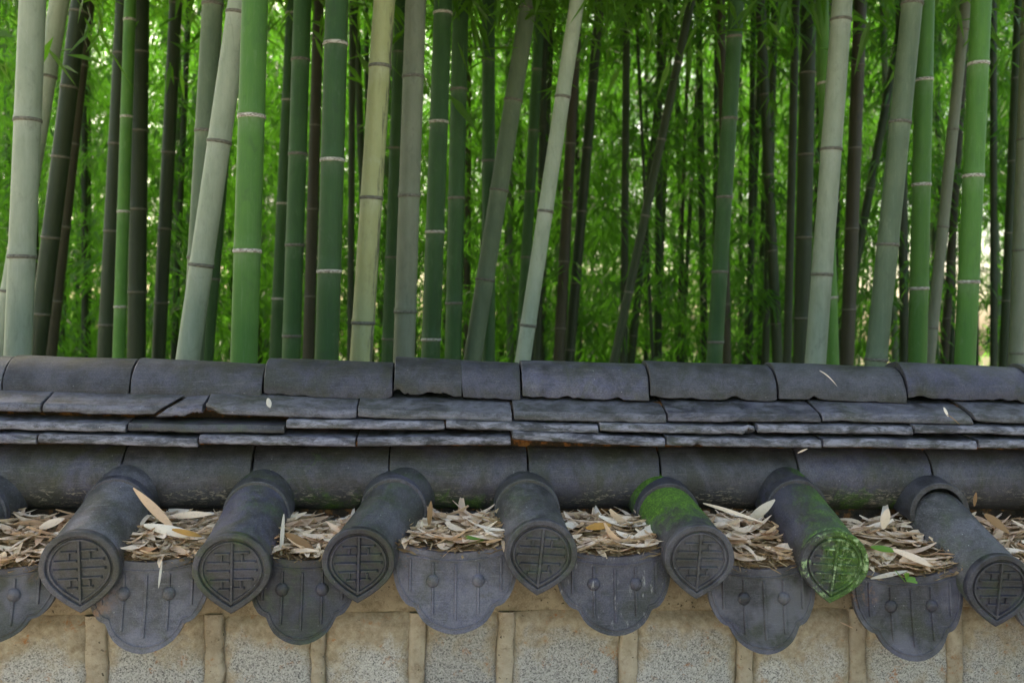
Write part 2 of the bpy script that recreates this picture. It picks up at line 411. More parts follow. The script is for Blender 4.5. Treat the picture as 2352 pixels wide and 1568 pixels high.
M['straw'] = dry_material('straw_fragments', [(.34, .24, .13), (.20, .12, .06), (.45, .34, .20), (.14, .085, .045), (.42, .32, .20), (.80, .62, .44), (.86, .71, .54), (.58, .40, .25), (.82, .65, .47)], span=2.0)
M['orange_leaf'] = dry_material('orange_dry_leaf', [(.48, .25, .06), (.52, .29, .08)])
M['brown_leaf'] = dry_material('brown_dry_leaf', [(.26, .14, .06), (.32, .19, .09)])
M['pale_leaf'] = dry_material('pale_dry_leaf', [(.56, .51, .43), (.62, .57, .49)])

def ground_material():
    nt = NT('leafy_ground'); v = nt.coord('Object')
    c = nt.ramp(nt.noise(v, 3, 6, .65), [(.3, (.05, .045, .022)), (.5, (.08, .07, .035)), (.7, (.05, .075, .025))])
    nt.bsdf(c, .95, nt.bump(nt.noise(v, 40, 4, .7), .6, .02), .2); return nt.m
M['ground'] = ground_material()

# ------------------------------------------------------------------ ground
gs = 150
g = build('ground', [(-gs, -gs, 0), (gs, -gs, 0), (gs, gs, 0), (-gs, gs, 0)], [(0, 1, 2, 3)], M['ground'], origin=(0, 0, 0))
tag(g, kind='structure')
def bounce_path_material():
    nt = NT('pale_bounce_path'); v = nt.coord('Object')
    c = nt.mix(nt.mr(nt.noise(v, 2, 6, .6), .35, .65), (.35, .32, .28), (.44, .41, .37)); c = nt.mix(nt.math('MULTIPLY', nt.mr(nt.noise(v, 160, 3, .7), .5, .7), .5), c, (.21, .19, .16))
    nt.bsdf(c, .95, nt.bump(nt.noise(v, 200, 3, .7), .5, .006), .2); return nt.m
pth = build('bounce_path', [(-14, -9, .004), (14, -9, .004), (14, 2.2, .004), (-14, 2.2, .004)], [(0, 1, 2, 3)], bounce_path_material(), origin=(0, 0, .004))  # unseen pale strip of ground, added to bounce light up onto the wall
tag(pth, kind='structure')

# ------------------------------------------------------------------ stone wall
WALL_Y = 2.14
wall = tag(empty('stone_wall', (0, 2.36, 0)), 'granite block wall with raised tan mortar joints under the tiled coping', 'wall')
build('mortar_core', *(lambda m: (m.V, m.F))((lambda: (lambda m: (m.box((0, 2.36, .555), 2.6, .205, .555), m)[1])(MB()))()), M['mortar'], wall)
# the smooth mortar band along the top of the stones, with a wavy lower edge
zt = atY(1176, 1408, WALL_Y)[2]
def band():
    xs = np.linspace(-2.6, 2.6, 160); V = []; F = []
    lo = zt + .006 * noise1(xs * 9, 3); top = np.full_like(xs, zt + .12)
    for i, x in enumerate(xs):
        yb = .0015 * noise1([x * 14], 8)[0]
        V += [(x, WALL_Y + .02, lo[i]), (x, WALL_Y + .004 + yb, lo[i] + .004), (x, WALL_Y - .001 + yb, lo[i] + .03), (x, WALL_Y - .002, top[i]), (x, WALL_Y + .02, top[i])]
    for i in range(len(xs) - 1):
        for k in range(4): F.append((i * 5 + k, (i + 1) * 5 + k, (i + 1) * 5 + k + 1, i * 5 + k + 1))
    build('mortar_band', V, F, M['mortar'], wall)
band()
def stone(x0, x1, z0, z1, seed):
    n, k = 14, 12; V = []; F = []; r = np.random.default_rng(seed)
    tx, tz = r.uniform(-.008, .008, 2); pr = r.uniform(.0, .008)
    for j in range(k + 1):
        for i in range(n + 1):
            u = i / n; w = j / k
            e = min(u, 1 - u) * (x1 - x0); e2 = min(w, 1 - w) * (z1 - z0); d = min(e, e2)
            y = WALL_Y + .016 - .016 * min(1, (d / .018)) ** .5 - pr * min(1, d / .03) + tx * (u - .5) + tz * (w - .5) + r.uniform(-.0012, .0012)
            V.append((x0 + u * (x1 - x0) + .003 * math.sin(9 * w + seed), y, z0 + w * (z1 - z0) + .003 * math.sin(8 * u + seed * 2)))
    for j in range(k):
        for i in range(n):
            a = j * (n + 1) + i; F.append((a, a + 1, a + n + 2, a + n + 1))
    o = build('stone', V, F, M['granite'], wall, sharp=60)
    ed = [min(min(i / n, 1 - i / n) * (x1 - x0), min(j / k, 1 - j / k) * (z1 - z0)) for j in range(k + 1) for i in range(n + 1)]
    at = o.data.attributes.new('edge', 'FLOAT', 'POINT'); at.data.foreach_set('value', ed)
def joint_bar(pts, w, seed, name='mortar_joint'):
    """a raised rounded mortar joint along a polyline in the wall plane"""
    pts = np.asarray(pts, float); n = len(pts); V = []; F = []; prof = [(-1.1, .010), (-1.0, -.001), (-.85, -.0045), (-.3, -.0055), (.3, -.0055), (.85, -.0045), (1.0, -.001), (1.1, .010)]
    d = (pts[-1] - pts[0]); d /= np.linalg.norm(d); q = np.array([d[2], 0, -d[0]])
    s = np.arange(n)
    wob = .004 * noise1(s * .7, seed); wid = w * (1 + .13 * noise1(s * .6, seed + 5)); dep = .003 * noise1(s * .8, seed + 9)
    for i in range(n):
        for a, y in prof: V.append(pts[i] + q * (a * wid[i] + wob[i]) + np.array([0, y + dep[i] * (abs(a) < .95), 0]))
    m = len(prof)
    for i in range(n - 1):
        for k in range(m - 1): F.append((i * m + k, i * m + k + 1, (i + 1) * m + k + 1, (i + 1) * m + k))
    build(name, V, F, M['joint'], wall, sharp=70)
jpx = [(-570, -534), (-310, -272), (-60, -20), (197, 244), (473, 514), (717, 748), (941, 977), (1141, 1177), (1423, 1462), (1694, 1728), (1953, 1989), (2179, 2213), (2430, 2466), (2690, 2728), (2950, 2986)]
JX = [(atY(a, 1500, WALL_Y)[0], atY(b, 1500, WALL_Y)[0]) for a, b in jpx]
zc1 = .76
for i, (a, b) in enumerate(JX):
    xc, hw = (a + b) / 2, (b - a) / 2
    zz = np.linspace(zt + .004, zc1 - .01, 16)
    joint_bar([(xc + .003 * math.sin(i + 7 * z), WALL_Y, z) for z in zz], hw, 11 * i + 3)
    if i + 1 < len(JX): stone(b - .006, JX[i + 1][0] + .006, zc1 + .012, zt + .004, i + 20)
# lower courses, below the picture
zs = [zc1, .52, .26, .03]
for c in range(3):
    joint_bar([(x, WALL_Y, zs[c]) for x in np.linspace(-2.2, 2.4, 90)], .017, 300 + c)
    x = -2.2 + .11 * c; sd_ = 400 + 40 * c
    while x < 2.3:
        w = random.uniform(.2, .34); stone(x + .014, x + w - .014, zs[c + 1] + .012, zs[c] - .012, sd_)
        joint_bar([(x, WALL_Y, z) for z in np.linspace(zs[c] - .008, zs[c + 1] + .008, 9)], .016, sd_ + 1); sd_ += 3; x += w

# ------------------------------------------------------------------ tiled coping
coping = tag(empty('tile_coping', (0, 2.38, 1.1)), 'slate grey clay tile coping with round eave tiles and ridge on the wall', 'tile coping')
def sweep_tile(name, prof, x0, x1, z0, z1, mat, seed, edge_w=None, chip=.0, endjit=.0025, y0=0., y1=0., sub=26, bevel=.0018, chips=(), label=None, warp=.0012, slant=(0., 0.)):
    """a tile with cross-section prof (y,z pairs, closed) run along x; z0/z1 shift the two ends; edge_w weights which
    section points wear away; chips = (centre 0..1, half width, depth)"""
    prof = np.asarray(prof, float); m = len(prof)
    if edge_w is None: edge_w = np.zeros(m)
    s = np.linspace(0, 1, sub); V = []; F = []
    zj = warp * noise1(s * 2.5, seed); yj = warp * noise1(s * 2.5, seed + 1)
    ch = chip * np.clip(noise1(s * 7, seed + 2) - .05, 0, 1) + .0008 * np.abs(noise1(s * 25, seed + 3))
    for c, hw, dp in chips: ch = ch + dp * np.clip(1.25 - np.abs(s - c) / hw, 0, 1) * (1 + .3 * noise1(s * 30, seed + 4))
    cz = prof[:, 1].mean()
    for i in range(sub):
        x = x0 + (x1 - x0) * s[i]
        for k in range(m):
            e = 0.
            if i == 0 or i == sub - 1:
                e = endjit * noise1([k * .55], seed + (7 if i else 9))[0]
            dx = (slant[0] + (slant[1] - slant[0]) * s[i]) * (prof[k, 1] - prof[0, 1])
            V.append((x + e + dx, prof[k, 0] + y0 + (y1 - y0) * s[i] + yj[i] + edge_w[k] * ch[i] * .5, prof[k, 1] + z0 + (z1 - z0) * s[i] + zj[i] + edge_w[k] * ch[i]))
    for i in range(sub - 1):
        for k in range(m):
            k2 = (k + 1) % m; F.append((i * m + k, (i + 1) * m + k, (i + 1) * m + k2, i * m + k2))
    F.append(tuple(range(m))); F.append(tuple((sub - 1) * m + k for k in reversed(range(m))))
    o = build(name, V, F, mat, coping, bevel=bevel, sharp=35)
    if label: o['label'] = label
    return o

GAP = .0022
def row(name, prof, edge, Yref, tiles, mats, **kw):
    w = tiles[-2][1][0] - tiles[-2][0][0]; (lx, ly), (rx, ry) = tiles[0][0], tiles[-1][1]      # the wall runs on past both edges of the picture
    tiles = tiles + [((rx + k * w, ry + 4 * k), (rx + (k + 1) * w, ry + 4 * k + 4)) for k in range(2)] + [((lx - (k + 1) * w, ly - 4 * k - 4), (lx - k * w, ly - 4 * k)) for k in range(2)]
    for i, t in enumerate(tiles):
        (xa, ya), (xb, yb) = t[0], t[1]; opt = dict(t[2]) if len(t) > 2 else {}
        A = atY(xa, ya, Yref); B = atY(xb, yb, Yref)
        mt = opt.pop('mat', mats)
        k = dict(kw); k.update(opt)
        sweep_tile(name, prof, A[0] + GAP, B[0] - GAP, A[2], B[2], mt, 100 + 13 * i + int(1000 * Yref), edge, **k)

# ridge of round tiles: half pipes laid convex side up; profile origin = the front lower edge
R, T = .084, .019
aa = np.radians(np.linspace(184, -4, 22))
RY = 2.285
prof = [(RY + R + R * math.cos(a), R * math.sin(a)) for a in aa] + [(RY + R + (R - T) * math.cos(a), (R - T) * math.sin(a)) for a in aa[::-1]]
ew = [max(0, 1 - i / 3.) for i in range(22)] + [max(0, 1 - (21 - i) / 3.) for i in range(22)]
ridge = [((-290, 894), (3, 902)), ((3, 899), (297, 908)), ((297, 905), (602, 919), {'chips': [(.85, .06, .004)]}),
         ((602, 904), (903, 914), {'chips': [(.12, .1, .006), (.3, .06, .004)], 'chip': .012}),
         ((903, 899), (1063, 907), {'chips': [(.05, .08, .010), (.6, .2, .006)], 'chip': .012, 'label': 'cracked ridge tile'}),
         ((1061, 907), (1198, 914), {'slant': (-.06, 0)}),
         ((1198, 907), (1493, 916), {'chips': [(.35, .04, .008), (.75, .03, .006)], 'chip': .010}),
         ((1493, 908), (1787, 918), {'chips': [(.65, .05, .008)], 'chip': .009}),
         ((1787, 911), (2085, 921), {'chips': [(.28, .04, .008)], 'chip': .012}),
         ((2085, 909), (2375, 921), {'chips': [(.1, .06, .006)], 'chip': .010}), ((2375, 912), (2670, 926))]
row('ridge_tile', prof, ew, RY, ridge, M['tile'], chip=.007)
# under the ridge: three courses of shallow curved tiles; section given from the front edge back over the hump
def flat_prof(Y, t, slope0, span=.16):
    P = []; n = 9
    out = []; inn = []
    for i in range(n):
        u = i / (n - 1); y = Y + u * span; z = math.tan(math.radians(slope0)) * span * (u - .42 * u * u)
        out.append((y, z + t)); inn.append((y, z))
    front = [(Y + .004, .0006), (Y + .0005, .004), (Y, t * .45), (Y + .0015, t * .8), (Y + .006, t + .0035)]
    return front + out[1:] + inn[::-1][:-1]
def fe(p): return [1.2, 1, .9, .7, .4] + [0] * (len(p) - 5)
pC = flat_prof(2.222, .019, 26); pB = flat_prof(2.204, .017, 14); pA = flat_prof(2.188, .018, 12)
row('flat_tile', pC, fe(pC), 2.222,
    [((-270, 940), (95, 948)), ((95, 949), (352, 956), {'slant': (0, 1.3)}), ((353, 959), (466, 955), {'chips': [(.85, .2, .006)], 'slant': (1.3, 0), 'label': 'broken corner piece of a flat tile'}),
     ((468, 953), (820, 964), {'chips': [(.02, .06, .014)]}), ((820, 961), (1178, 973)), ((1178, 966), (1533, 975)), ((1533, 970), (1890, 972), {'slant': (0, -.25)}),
     ((1890, 969), (2240, 977), {'slant': (-.25, -.3)}), ((2240, 971), (2600, 980), {'slant': (-.3, 0)})], M['tile_half_sheen'], chip=.004)
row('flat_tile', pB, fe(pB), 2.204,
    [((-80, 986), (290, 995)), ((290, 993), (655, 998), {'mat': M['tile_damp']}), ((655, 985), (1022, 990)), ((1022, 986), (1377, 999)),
     ((1377, 992), (1737, 1001), {'chips': [(.97, .04, .012)]}), ((1740, 995), (2100, 1000)), ((2100, 996), (2460, 1003))], M['tile_sheen'], chip=.003)
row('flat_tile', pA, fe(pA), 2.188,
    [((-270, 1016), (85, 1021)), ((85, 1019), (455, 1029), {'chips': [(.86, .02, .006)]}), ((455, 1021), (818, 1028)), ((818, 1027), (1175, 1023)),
     ((1175, 1011), (1530, 1028)), ((1530, 1025), (1890, 1031), {'chips': [(.2, .03, .005)]}), ((1890, 1028), (2247, 1034)), ((2247, 1030), (2600, 1037))], M['tile_sheen'], chip=.003)
# lying round tiles under them, bulging towards the viewer
R2 = .083; CY = 2.305
aa2 = np.radians(np.linspace(62, 262, 26))
prof2 = [(CY + R2 * math.cos(a), R2 * math.sin(a)) for a in aa2] + [(CY + (R2 - .018) * math.cos(a), (R2 - .018) * math.sin(a)) for a in aa2[::-1]]
mids = [((-30, 1103), (277, 1103)), ((277, 1103), (577, 1104), {'label': 'smooth blue grey round tile'}), ((577, 1104), (893, 1105), {'mat': M['tile_crust_moss']}), ((893, 1104), (1213, 1105), {'mat': M['tile_crust_moss']}),
        ((1213, 1104), (1518, 1106)), ((1518, 1105), (1836, 1107)), ((1836, 1106), (2143, 1109), {'mat': M['tile_crust_moss']}), ((2143, 1108), (2450, 1111))]
row('lying_round_tile', prof2, np.zeros(52), CY - R2, mids, M['tile_crust'], warp=.0015)
# bedding clay inside the ridge, seen through the gaps
def clay():
    secs = [(2.262, 1.436), (2.30, 1.456), (2.42, 1.456), (2.47, 1.44), (2.50, 1.20), (2.50, 1.06), (2.252, 1.06), (2.262, 1.19), (2.285, 1.25), (2.275, 1.335), (2.275, 1.36), (2.275, 1.385), (2.272, 1.42)]
    xs = np.linspace(-2.0, 2.5, 190); V = []; F = []; m = len(secs)
    for i, x in enumerate(xs):
        dz = atY(1176 + x * 900, 910, 2.28)[2] - atY(1176, 910, 2.28)[2]; dz = 0
        for k, (y, z) in enumerate(secs): V.append((x, y + .004 * noise1([x * 30 + k * 7], 5)[0], z + .004 * noise1([x * 33 + k * 5], 6)[0]))
    for i in range(len(xs) - 1):
        for k in range(m): F.append((i * m + k, i * m + (k + 1) % m, (i + 1) * m + (k + 1) % m, (i + 1) * m + k))
    F.append(tuple(range(m))); F.append(tuple((len(xs) - 1) * m + k for k in reversed(range(m))))
    build('bedding_clay', V, F, M['clay'], coping)
clay()

# eave: round tiles with a stamped end disc
def teardrop(r, n=40, tip=1.12):
    """round above, drawn down to a blunt point below; n points anticlockwise from the top"""
    q = []
    for i in range(n // 4): a = math.pi / 2 + math.pi / 2 * i / (n // 4); q.append((math.cos(a) * r, math.sin(a) * r))
    for i in range(n // 4):
        t = math.sin(math.pi / 2 * i / (n // 4)); q.append((-r * (1 - t ** 1.95), -tip * r * t))
    q.append((0, -tip * r))
    return q + [(-x, z) for x, z in q[1:-1][::-1]]
def pipe(name, A, B, ra, rb, t, mat, parent, a0=-25, a1=205, nseg=12, na=26, seed=0, label=None):
    """a half pipe from A (front) to B (back), open side down"""
    A = np.asarray(A, float); B = np.asarray(B, float); V = []; F = []
    ang = np.radians(np.linspace(a0, a1, na)); m = 2 * na
    for i in range(nseg + 1):
        u = i / nseg; c = A + (B - A) * u; r = ra + (rb - ra) * u + .0008 * math.sin(5 * u + seed)
        for a in ang: V.append(c + np.array([r * math.cos(a), 0, r * math.sin(a)]))
        for a in ang[::-1]: V.append(c + np.array([(r - t) * math.cos(a), 0, (r - t) * math.sin(a)]))
    for i in range(nseg):
        for k in range(m): F.append((i * m + k, i * m + (k + 1) % m, (i + 1) * m + (k + 1) % m, (i + 1) * m + k))
    F.append(tuple(reversed(range(m)))); F.append(tuple(nseg * m + k for k in range(m)))
    o = build(name, V, F, mat, parent, origin=(A + B) / 2, bevel=.002, sharp=40)
    if label: o['label'] = label
    return o
def disc(c, r, mat, parent, rot, seed, tilt):
    """the stamped drop-shaped end of a round eave tile: rim, recessed field, lattice relief"""
    mb = MB(); n = 48; tk = .020
    # rings from the back edge round to the field: (scale, y)
    rings = [(.96, tk), (.99, tk - .002), (1.0, tk - .005), (1.0, .004), (.985, .001), (.965, 0), (.855, 0), (.84, .0008), (.825, .0046), (.81, .0056), (.60, .0056), (.30, .0056)]
    V = []; F = []
    for s, y in rings:
        for (x, z) in teardrop(r * s, n): V.append((x, y, z))
    m = len(rings)
    for i in range(m - 1):
        for j in range(n): F.append((i * n + j, (i + 1) * n + j, (i + 1) * n + (j + 1) % n, i * n + (j + 1) % n))
    V.append((0, .0056, 0)); V.append((0, tk, 0)); e = len(V)
    for j in range(n):
        F.append(((m - 1) * n + j, e - 2, (m - 1) * n + (j + 1) % n)); F.append((j, (j + 1) % n, e - 1))
    mb.add(V, F)
    f = .0056
    q = .72 + .28 * ((seed * 37) % 10) / 10      # some stamps are more worn than others
    mb.loopbar([(x, f, z) for x, z in teardrop(r * .745, 40)], .0031, .0056 * q)
    mb.bar((0, f, r * .78), (0, f, -r * .92), .0042, .0066 * q)
    for zz, w in ((.46, .46), (.22, .63), (0., .66), (-.24, .56), (-.47, .34)):
        for sg in (-1, 1):
            mb.bar((sg * .002, f, r * (zz + .014 * sg)), (sg * r * w, f, r * (zz + .03 * sg)), .0031, .0058 * q)
    for sg in (-1, 1):
        mb.bar((sg * r * .26, f, r * .46), (sg * r * .26, f, r * .22), .0028, .0052 * q)
        mb.bar((sg * r * .24, f, -r * .24), (sg * r * .24, f, -r * .46), .0028, .0052 * q)
    V = np.array(mb.V)
    ct, st = math.cos(tilt), math.sin(tilt)
    V = np.stack([V[:, 0], V[:, 1] * ct - V[:, 2] * st, V[:, 1] * st + V[:, 2] * ct], 1)
    cr, sr = math.cos(rot), math.sin(rot)
    V = np.stack([V[:, 0] * cr - V[:, 2] * sr, V[:, 1], V[:, 0] * sr + V[:, 2] * cr], 1)
    return build('end_disc', V + np.asarray(c), mb.F, mat, parent, origin=np.asarray(c) + np.array([0, .13, 0]), sharp=32)
DY = 2.0; AY = 2.205
# (disc centre px, py, disc width px, arch top px, py, material, rotation deg, label)
eaves = [(-565, 1298, 180, -380, 1096, 'tile_damp', 1, None), (-215, 1300, 176, -62, 1098, 'tile', 0, None),
         (181, 1308, 178, 268, 1088, 'tile', 1, None), (531, 1312, 176, 590, 1096, 'tile_moss_light', -1, None),
         (823, 1294, 166, 905, 1089, 'tile_damp', -1, None), (1243, 1276, 170, 1212, 1091, 'tile_damp', -5, None),
         (1607, 1286, 168, 1535, 1101, 'tile_moss_top', -3, 'round eave tile under a bright green moss cushion'),
         (1919, 1298, 166, 1830, 1091, 'tile_moss_right', -6, 'round eave tile with green moss and pale lichen on its end'),
         (2298, 1352, 168, 2158, 1099, 'tile_damp', -3, 'round eave tile slipped away from its collar'),
         (2640, 1318, 160, 2470, 1100, 'tile', 0, None), (2975, 1322, 158, 2780, 1102, 'tile_damp', 0, None)]
EV = []
for i, (dx, dy, dw, ax, ay, mt, rot, lab) in enumerate(eaves):
    c = atY(dx, dy, DY); r = dw / 2 / FPX * DY * 1.0 * math.hypot(1, 0)
    top = atY(ax, ay, AY - .03)
    ac = np.array([top[0], AY, top[2] - .079])
    
    rc = .073 if i == 8 else .067
    neck = np.array([ac[0], AY - .035, ac[2] + .079 - .020 - rc]); f0 = c + np.array([0, .012, 0])
    back = f0 + (neck - f0) * ((2.27 - f0[1]) / (neck[1] - f0[1]))
    if i == 8: back = np.array([ac[0] + .004, AY - .02, ac[2] - .026])
    o = pipe('round_eave_tile', c + np.array([0, .012, 0]), back, r * .965, rc, .016, M[mt], coping, seed=i, label=lab)
    disc(c, r, M[mt], o, math.radians(rot), i, math.radians(4))
    pipe('collar_tile', (ac[0], AY - .035, ac[2] - .005), (ac[0], AY + .10, ac[2] + .02), .0755, .0755, .0140, M['tile_crust'] if i != 7 else M['tile'], coping, a0=-14, a1=194, nseg=6, seed=i + 3)
    EV.append((c, back, r))

# eave: trough tiles with a hanging lobed plate
half = [(0, -.163), (.02, -.161), (.037, -.156), (.052, -.149), (.0645, -.141), (.074, -.131), (.080, -.122), (.0840, -.113), (.088, -.1095), (.096, -.108), (.105, -.104), (.117, -.091), (.128, -.070), (.135, -.045), (.1375, -.02), (.138, 0)]
def plate_bottom(u):
    u = np.abs(u); return np.interp(u, [h[0] for h in half], [h[1] for h in half])
# (centre px, top py, tip py, half width px, material)
plates = [(-385, 1308, 1476, 136, 'tile_damp'), (-20, 1312, 1470, 138, 'tile_plate'), (338, 1296, 1490, 134, 'tile_plate'), (695, 1292, 1470, 122, 'tile_damp'), (1047, 1274, 1446, 142, 'tile_plate'), (1412, 1284, 1450, 134, 'tile_chalk'),
          (1754, 1312, 1492, 130, 'tile_plate'), (2092, 1330, 1508, 136, 'tile_plate'), (2450, 1330, 1500, 134, 'tile_plate'), (2800, 1332, 1502, 132, 'tile_plate')]
PL = []
for i, (cx, ty, by, hw, mt) in enumerate(plates):
    PY = 2.028
    top = atY(cx, ty, PY); tip = atY(cx, by, PY); s = (top[2] - tip[2]) / .163; sx = (hw / FPX * PY) / .134
    us = np.concatenate([[-.138], np.linspace(-.1365, .1365, 55), [.138]]); nv = 12; V = []; F = []
    nu = len(us)
    def Yo(u, v): return -.030 * (max(0, -v) / .16) ** 1.6 + .10 * u * u / .135 * 1.0   # flares out at the foot, ends swept back
    def P(u, v, out=0): return np.array([top[0] + u * sx, top[1] + Yo(u, v) - out, top[2] + v * s])
    tops = [.004 + 1.35 * u * u for u in us]; bots = plate_bottom(us)
    for layer, yy in ((0, 0), (1, -.014)):
        for a, u in enumerate(us):
            for b in range(nv + 1):
                v = tops[a] + (bots[a] - tops[a]) * b / nv; V.append(P(u, v, yy))
    L = nu * (nv + 1)
    for a in range(nu - 1):
        for b in range(nv):
            q = a * (nv + 1) + b
            F.append((q, q + 1, q + nv + 2, q + nv + 1)); F.append((L + q, L + q + nv + 1, L + q + nv + 2, L + q + 1))
        q = a * (nv + 1)
        F.append((q, q + nv + 1, L + q + nv + 1, L + q)); q += nv
        F.append((q, L + q, L + q + nv + 1, q + nv + 1))
    for q in (0, (nu - 1) * (nv + 1)):
        for b in range(nv): F.append((q + b, q + b + 1, L + q + b + 1, L + q + b) if q else (q + b, L + q + b, L + q + b + 1, q + b + 1))
    # trough tile running back up the slope
    mt_ = M[mt]; Vt = []; Ft = []; n = 18; k = 8
    for b in range(k + 1):
        y = top[1] + .004 + b * .042; zl = top[2] - .004 + b * .042 * .23
        for lay in (0, -.016):
            for a in range(n + 1):
                u = -.132 + .264 * a / n; Vt.append((top[0] + u * sx, y + Yo(u, 0), zl + 1.35 * u * u + lay))
    w = 2 * (n + 1)
    for b in range(k):
        for a in range(n):
            q = b * w + a; Ft.append((q, q + 1, q + w + 1, q + w)); q += n + 1; Ft.append((q, q + w, q + w + 1, q + 1))
    for a in range(n): Ft.append((a, n + 1 + a, n + 2 + a, a + 1))
    tr = build('trough_eave_tile', Vt, Ft, mt_, coping, origin=top + np.array([0, .1, 0]))
    mb = MB(); mb.add(V, F)
    # relief: rim along the lower outline, band under the top, ribs and two bosses
    out = [(-h[0], h[1]) for h in half[::-1]] + [(h[0], h[1]) for h in half[1:]]
    inr = [(u * .93, v * .945 + .002) for u, v in out if True]
    mb.loopbar([P(u, v, .0) for u, v in inr[1:-1]], .0022, .0022, closed=False)
    bl = [P(u, -.013 + 1.25 * u * u, 0) for u in np.linspace(-.118, .118, 25)]
    mb.loopbar(bl, .0024, .0024, closed=False)
    for u in (-.098, -.049, 0, .049, .098):
        v0 = -.020 + 1.25 * u * u; v1 = plate_bottom(u) * .90 + .012
        if abs(abs(u) - .098) < .001: v1 += .008
        segs = [(v0, v1)]
        if abs(abs(u) - .049) < .001: segs = [(v0, -.042), (-.068, v1)]
        for a_, b_ in segs:
            mb.loopbar([P(u, a_ + (b_ - a_) * t, 0) for t in np.linspace(0, 1, 6)], .0034, .0038, closed=False)
    for u in (-.049, .049): mb.dome(P(u, -.055, -.001), .0145, .011)
    build('drip_plate', mb.V, mb.F, mt_, tr, origin=top, sharp=38)
    PL.append(top)

# ------------------------------------------------------------------ leaf litter in the troughs
def leaf_strip(L, W, curl, twist, r, n=6):
    """one dry bamboo leaf as a curled, folded lens-shaped strip along +x"""
    V = []; F = []
    for i in range(n + 1):
        t = i / n; w = W * (math.sin(math.pi * min(1, t * .92 + .06)) ** .75) * .5; x = L * (t - .5)
        z = curl * L * ((t - .5) ** 2) * 2; a = twist * (t - .5); fold = .35
        for k in (-1, 0, 1): V.append((x, k * w * math.cos(a), z + k * w * math.sin(a) + abs(k) * w * fold))
    for i in range(n):
        for k in range(2): q = i * 3 + k; F.append((q, q + 1, q + 4, q + 3))
    return V, F
LM = []
for i in range(16):
    r = np.random.default_rng(i); V, F = leaf_strip(r.uniform(.05, .11), r.uniform(.012, .022), r.uniform(-.35, .45), r.uniform(-1.2, 1.2), r)
    me = fast_mesh('dry_leaf', V, F, M['dry'], {'rnd': np.full(len(V), r.uniform(0, 1))}, smooth=True); LM.append(me)
def orient(z, tilt, az, x=0):
    return (Matrix.Rotation(az, 3, 'Z') @ Matrix.Rotation(tilt, 3, 'Y') @ Matrix.Rotation(x, 3, 'X'))
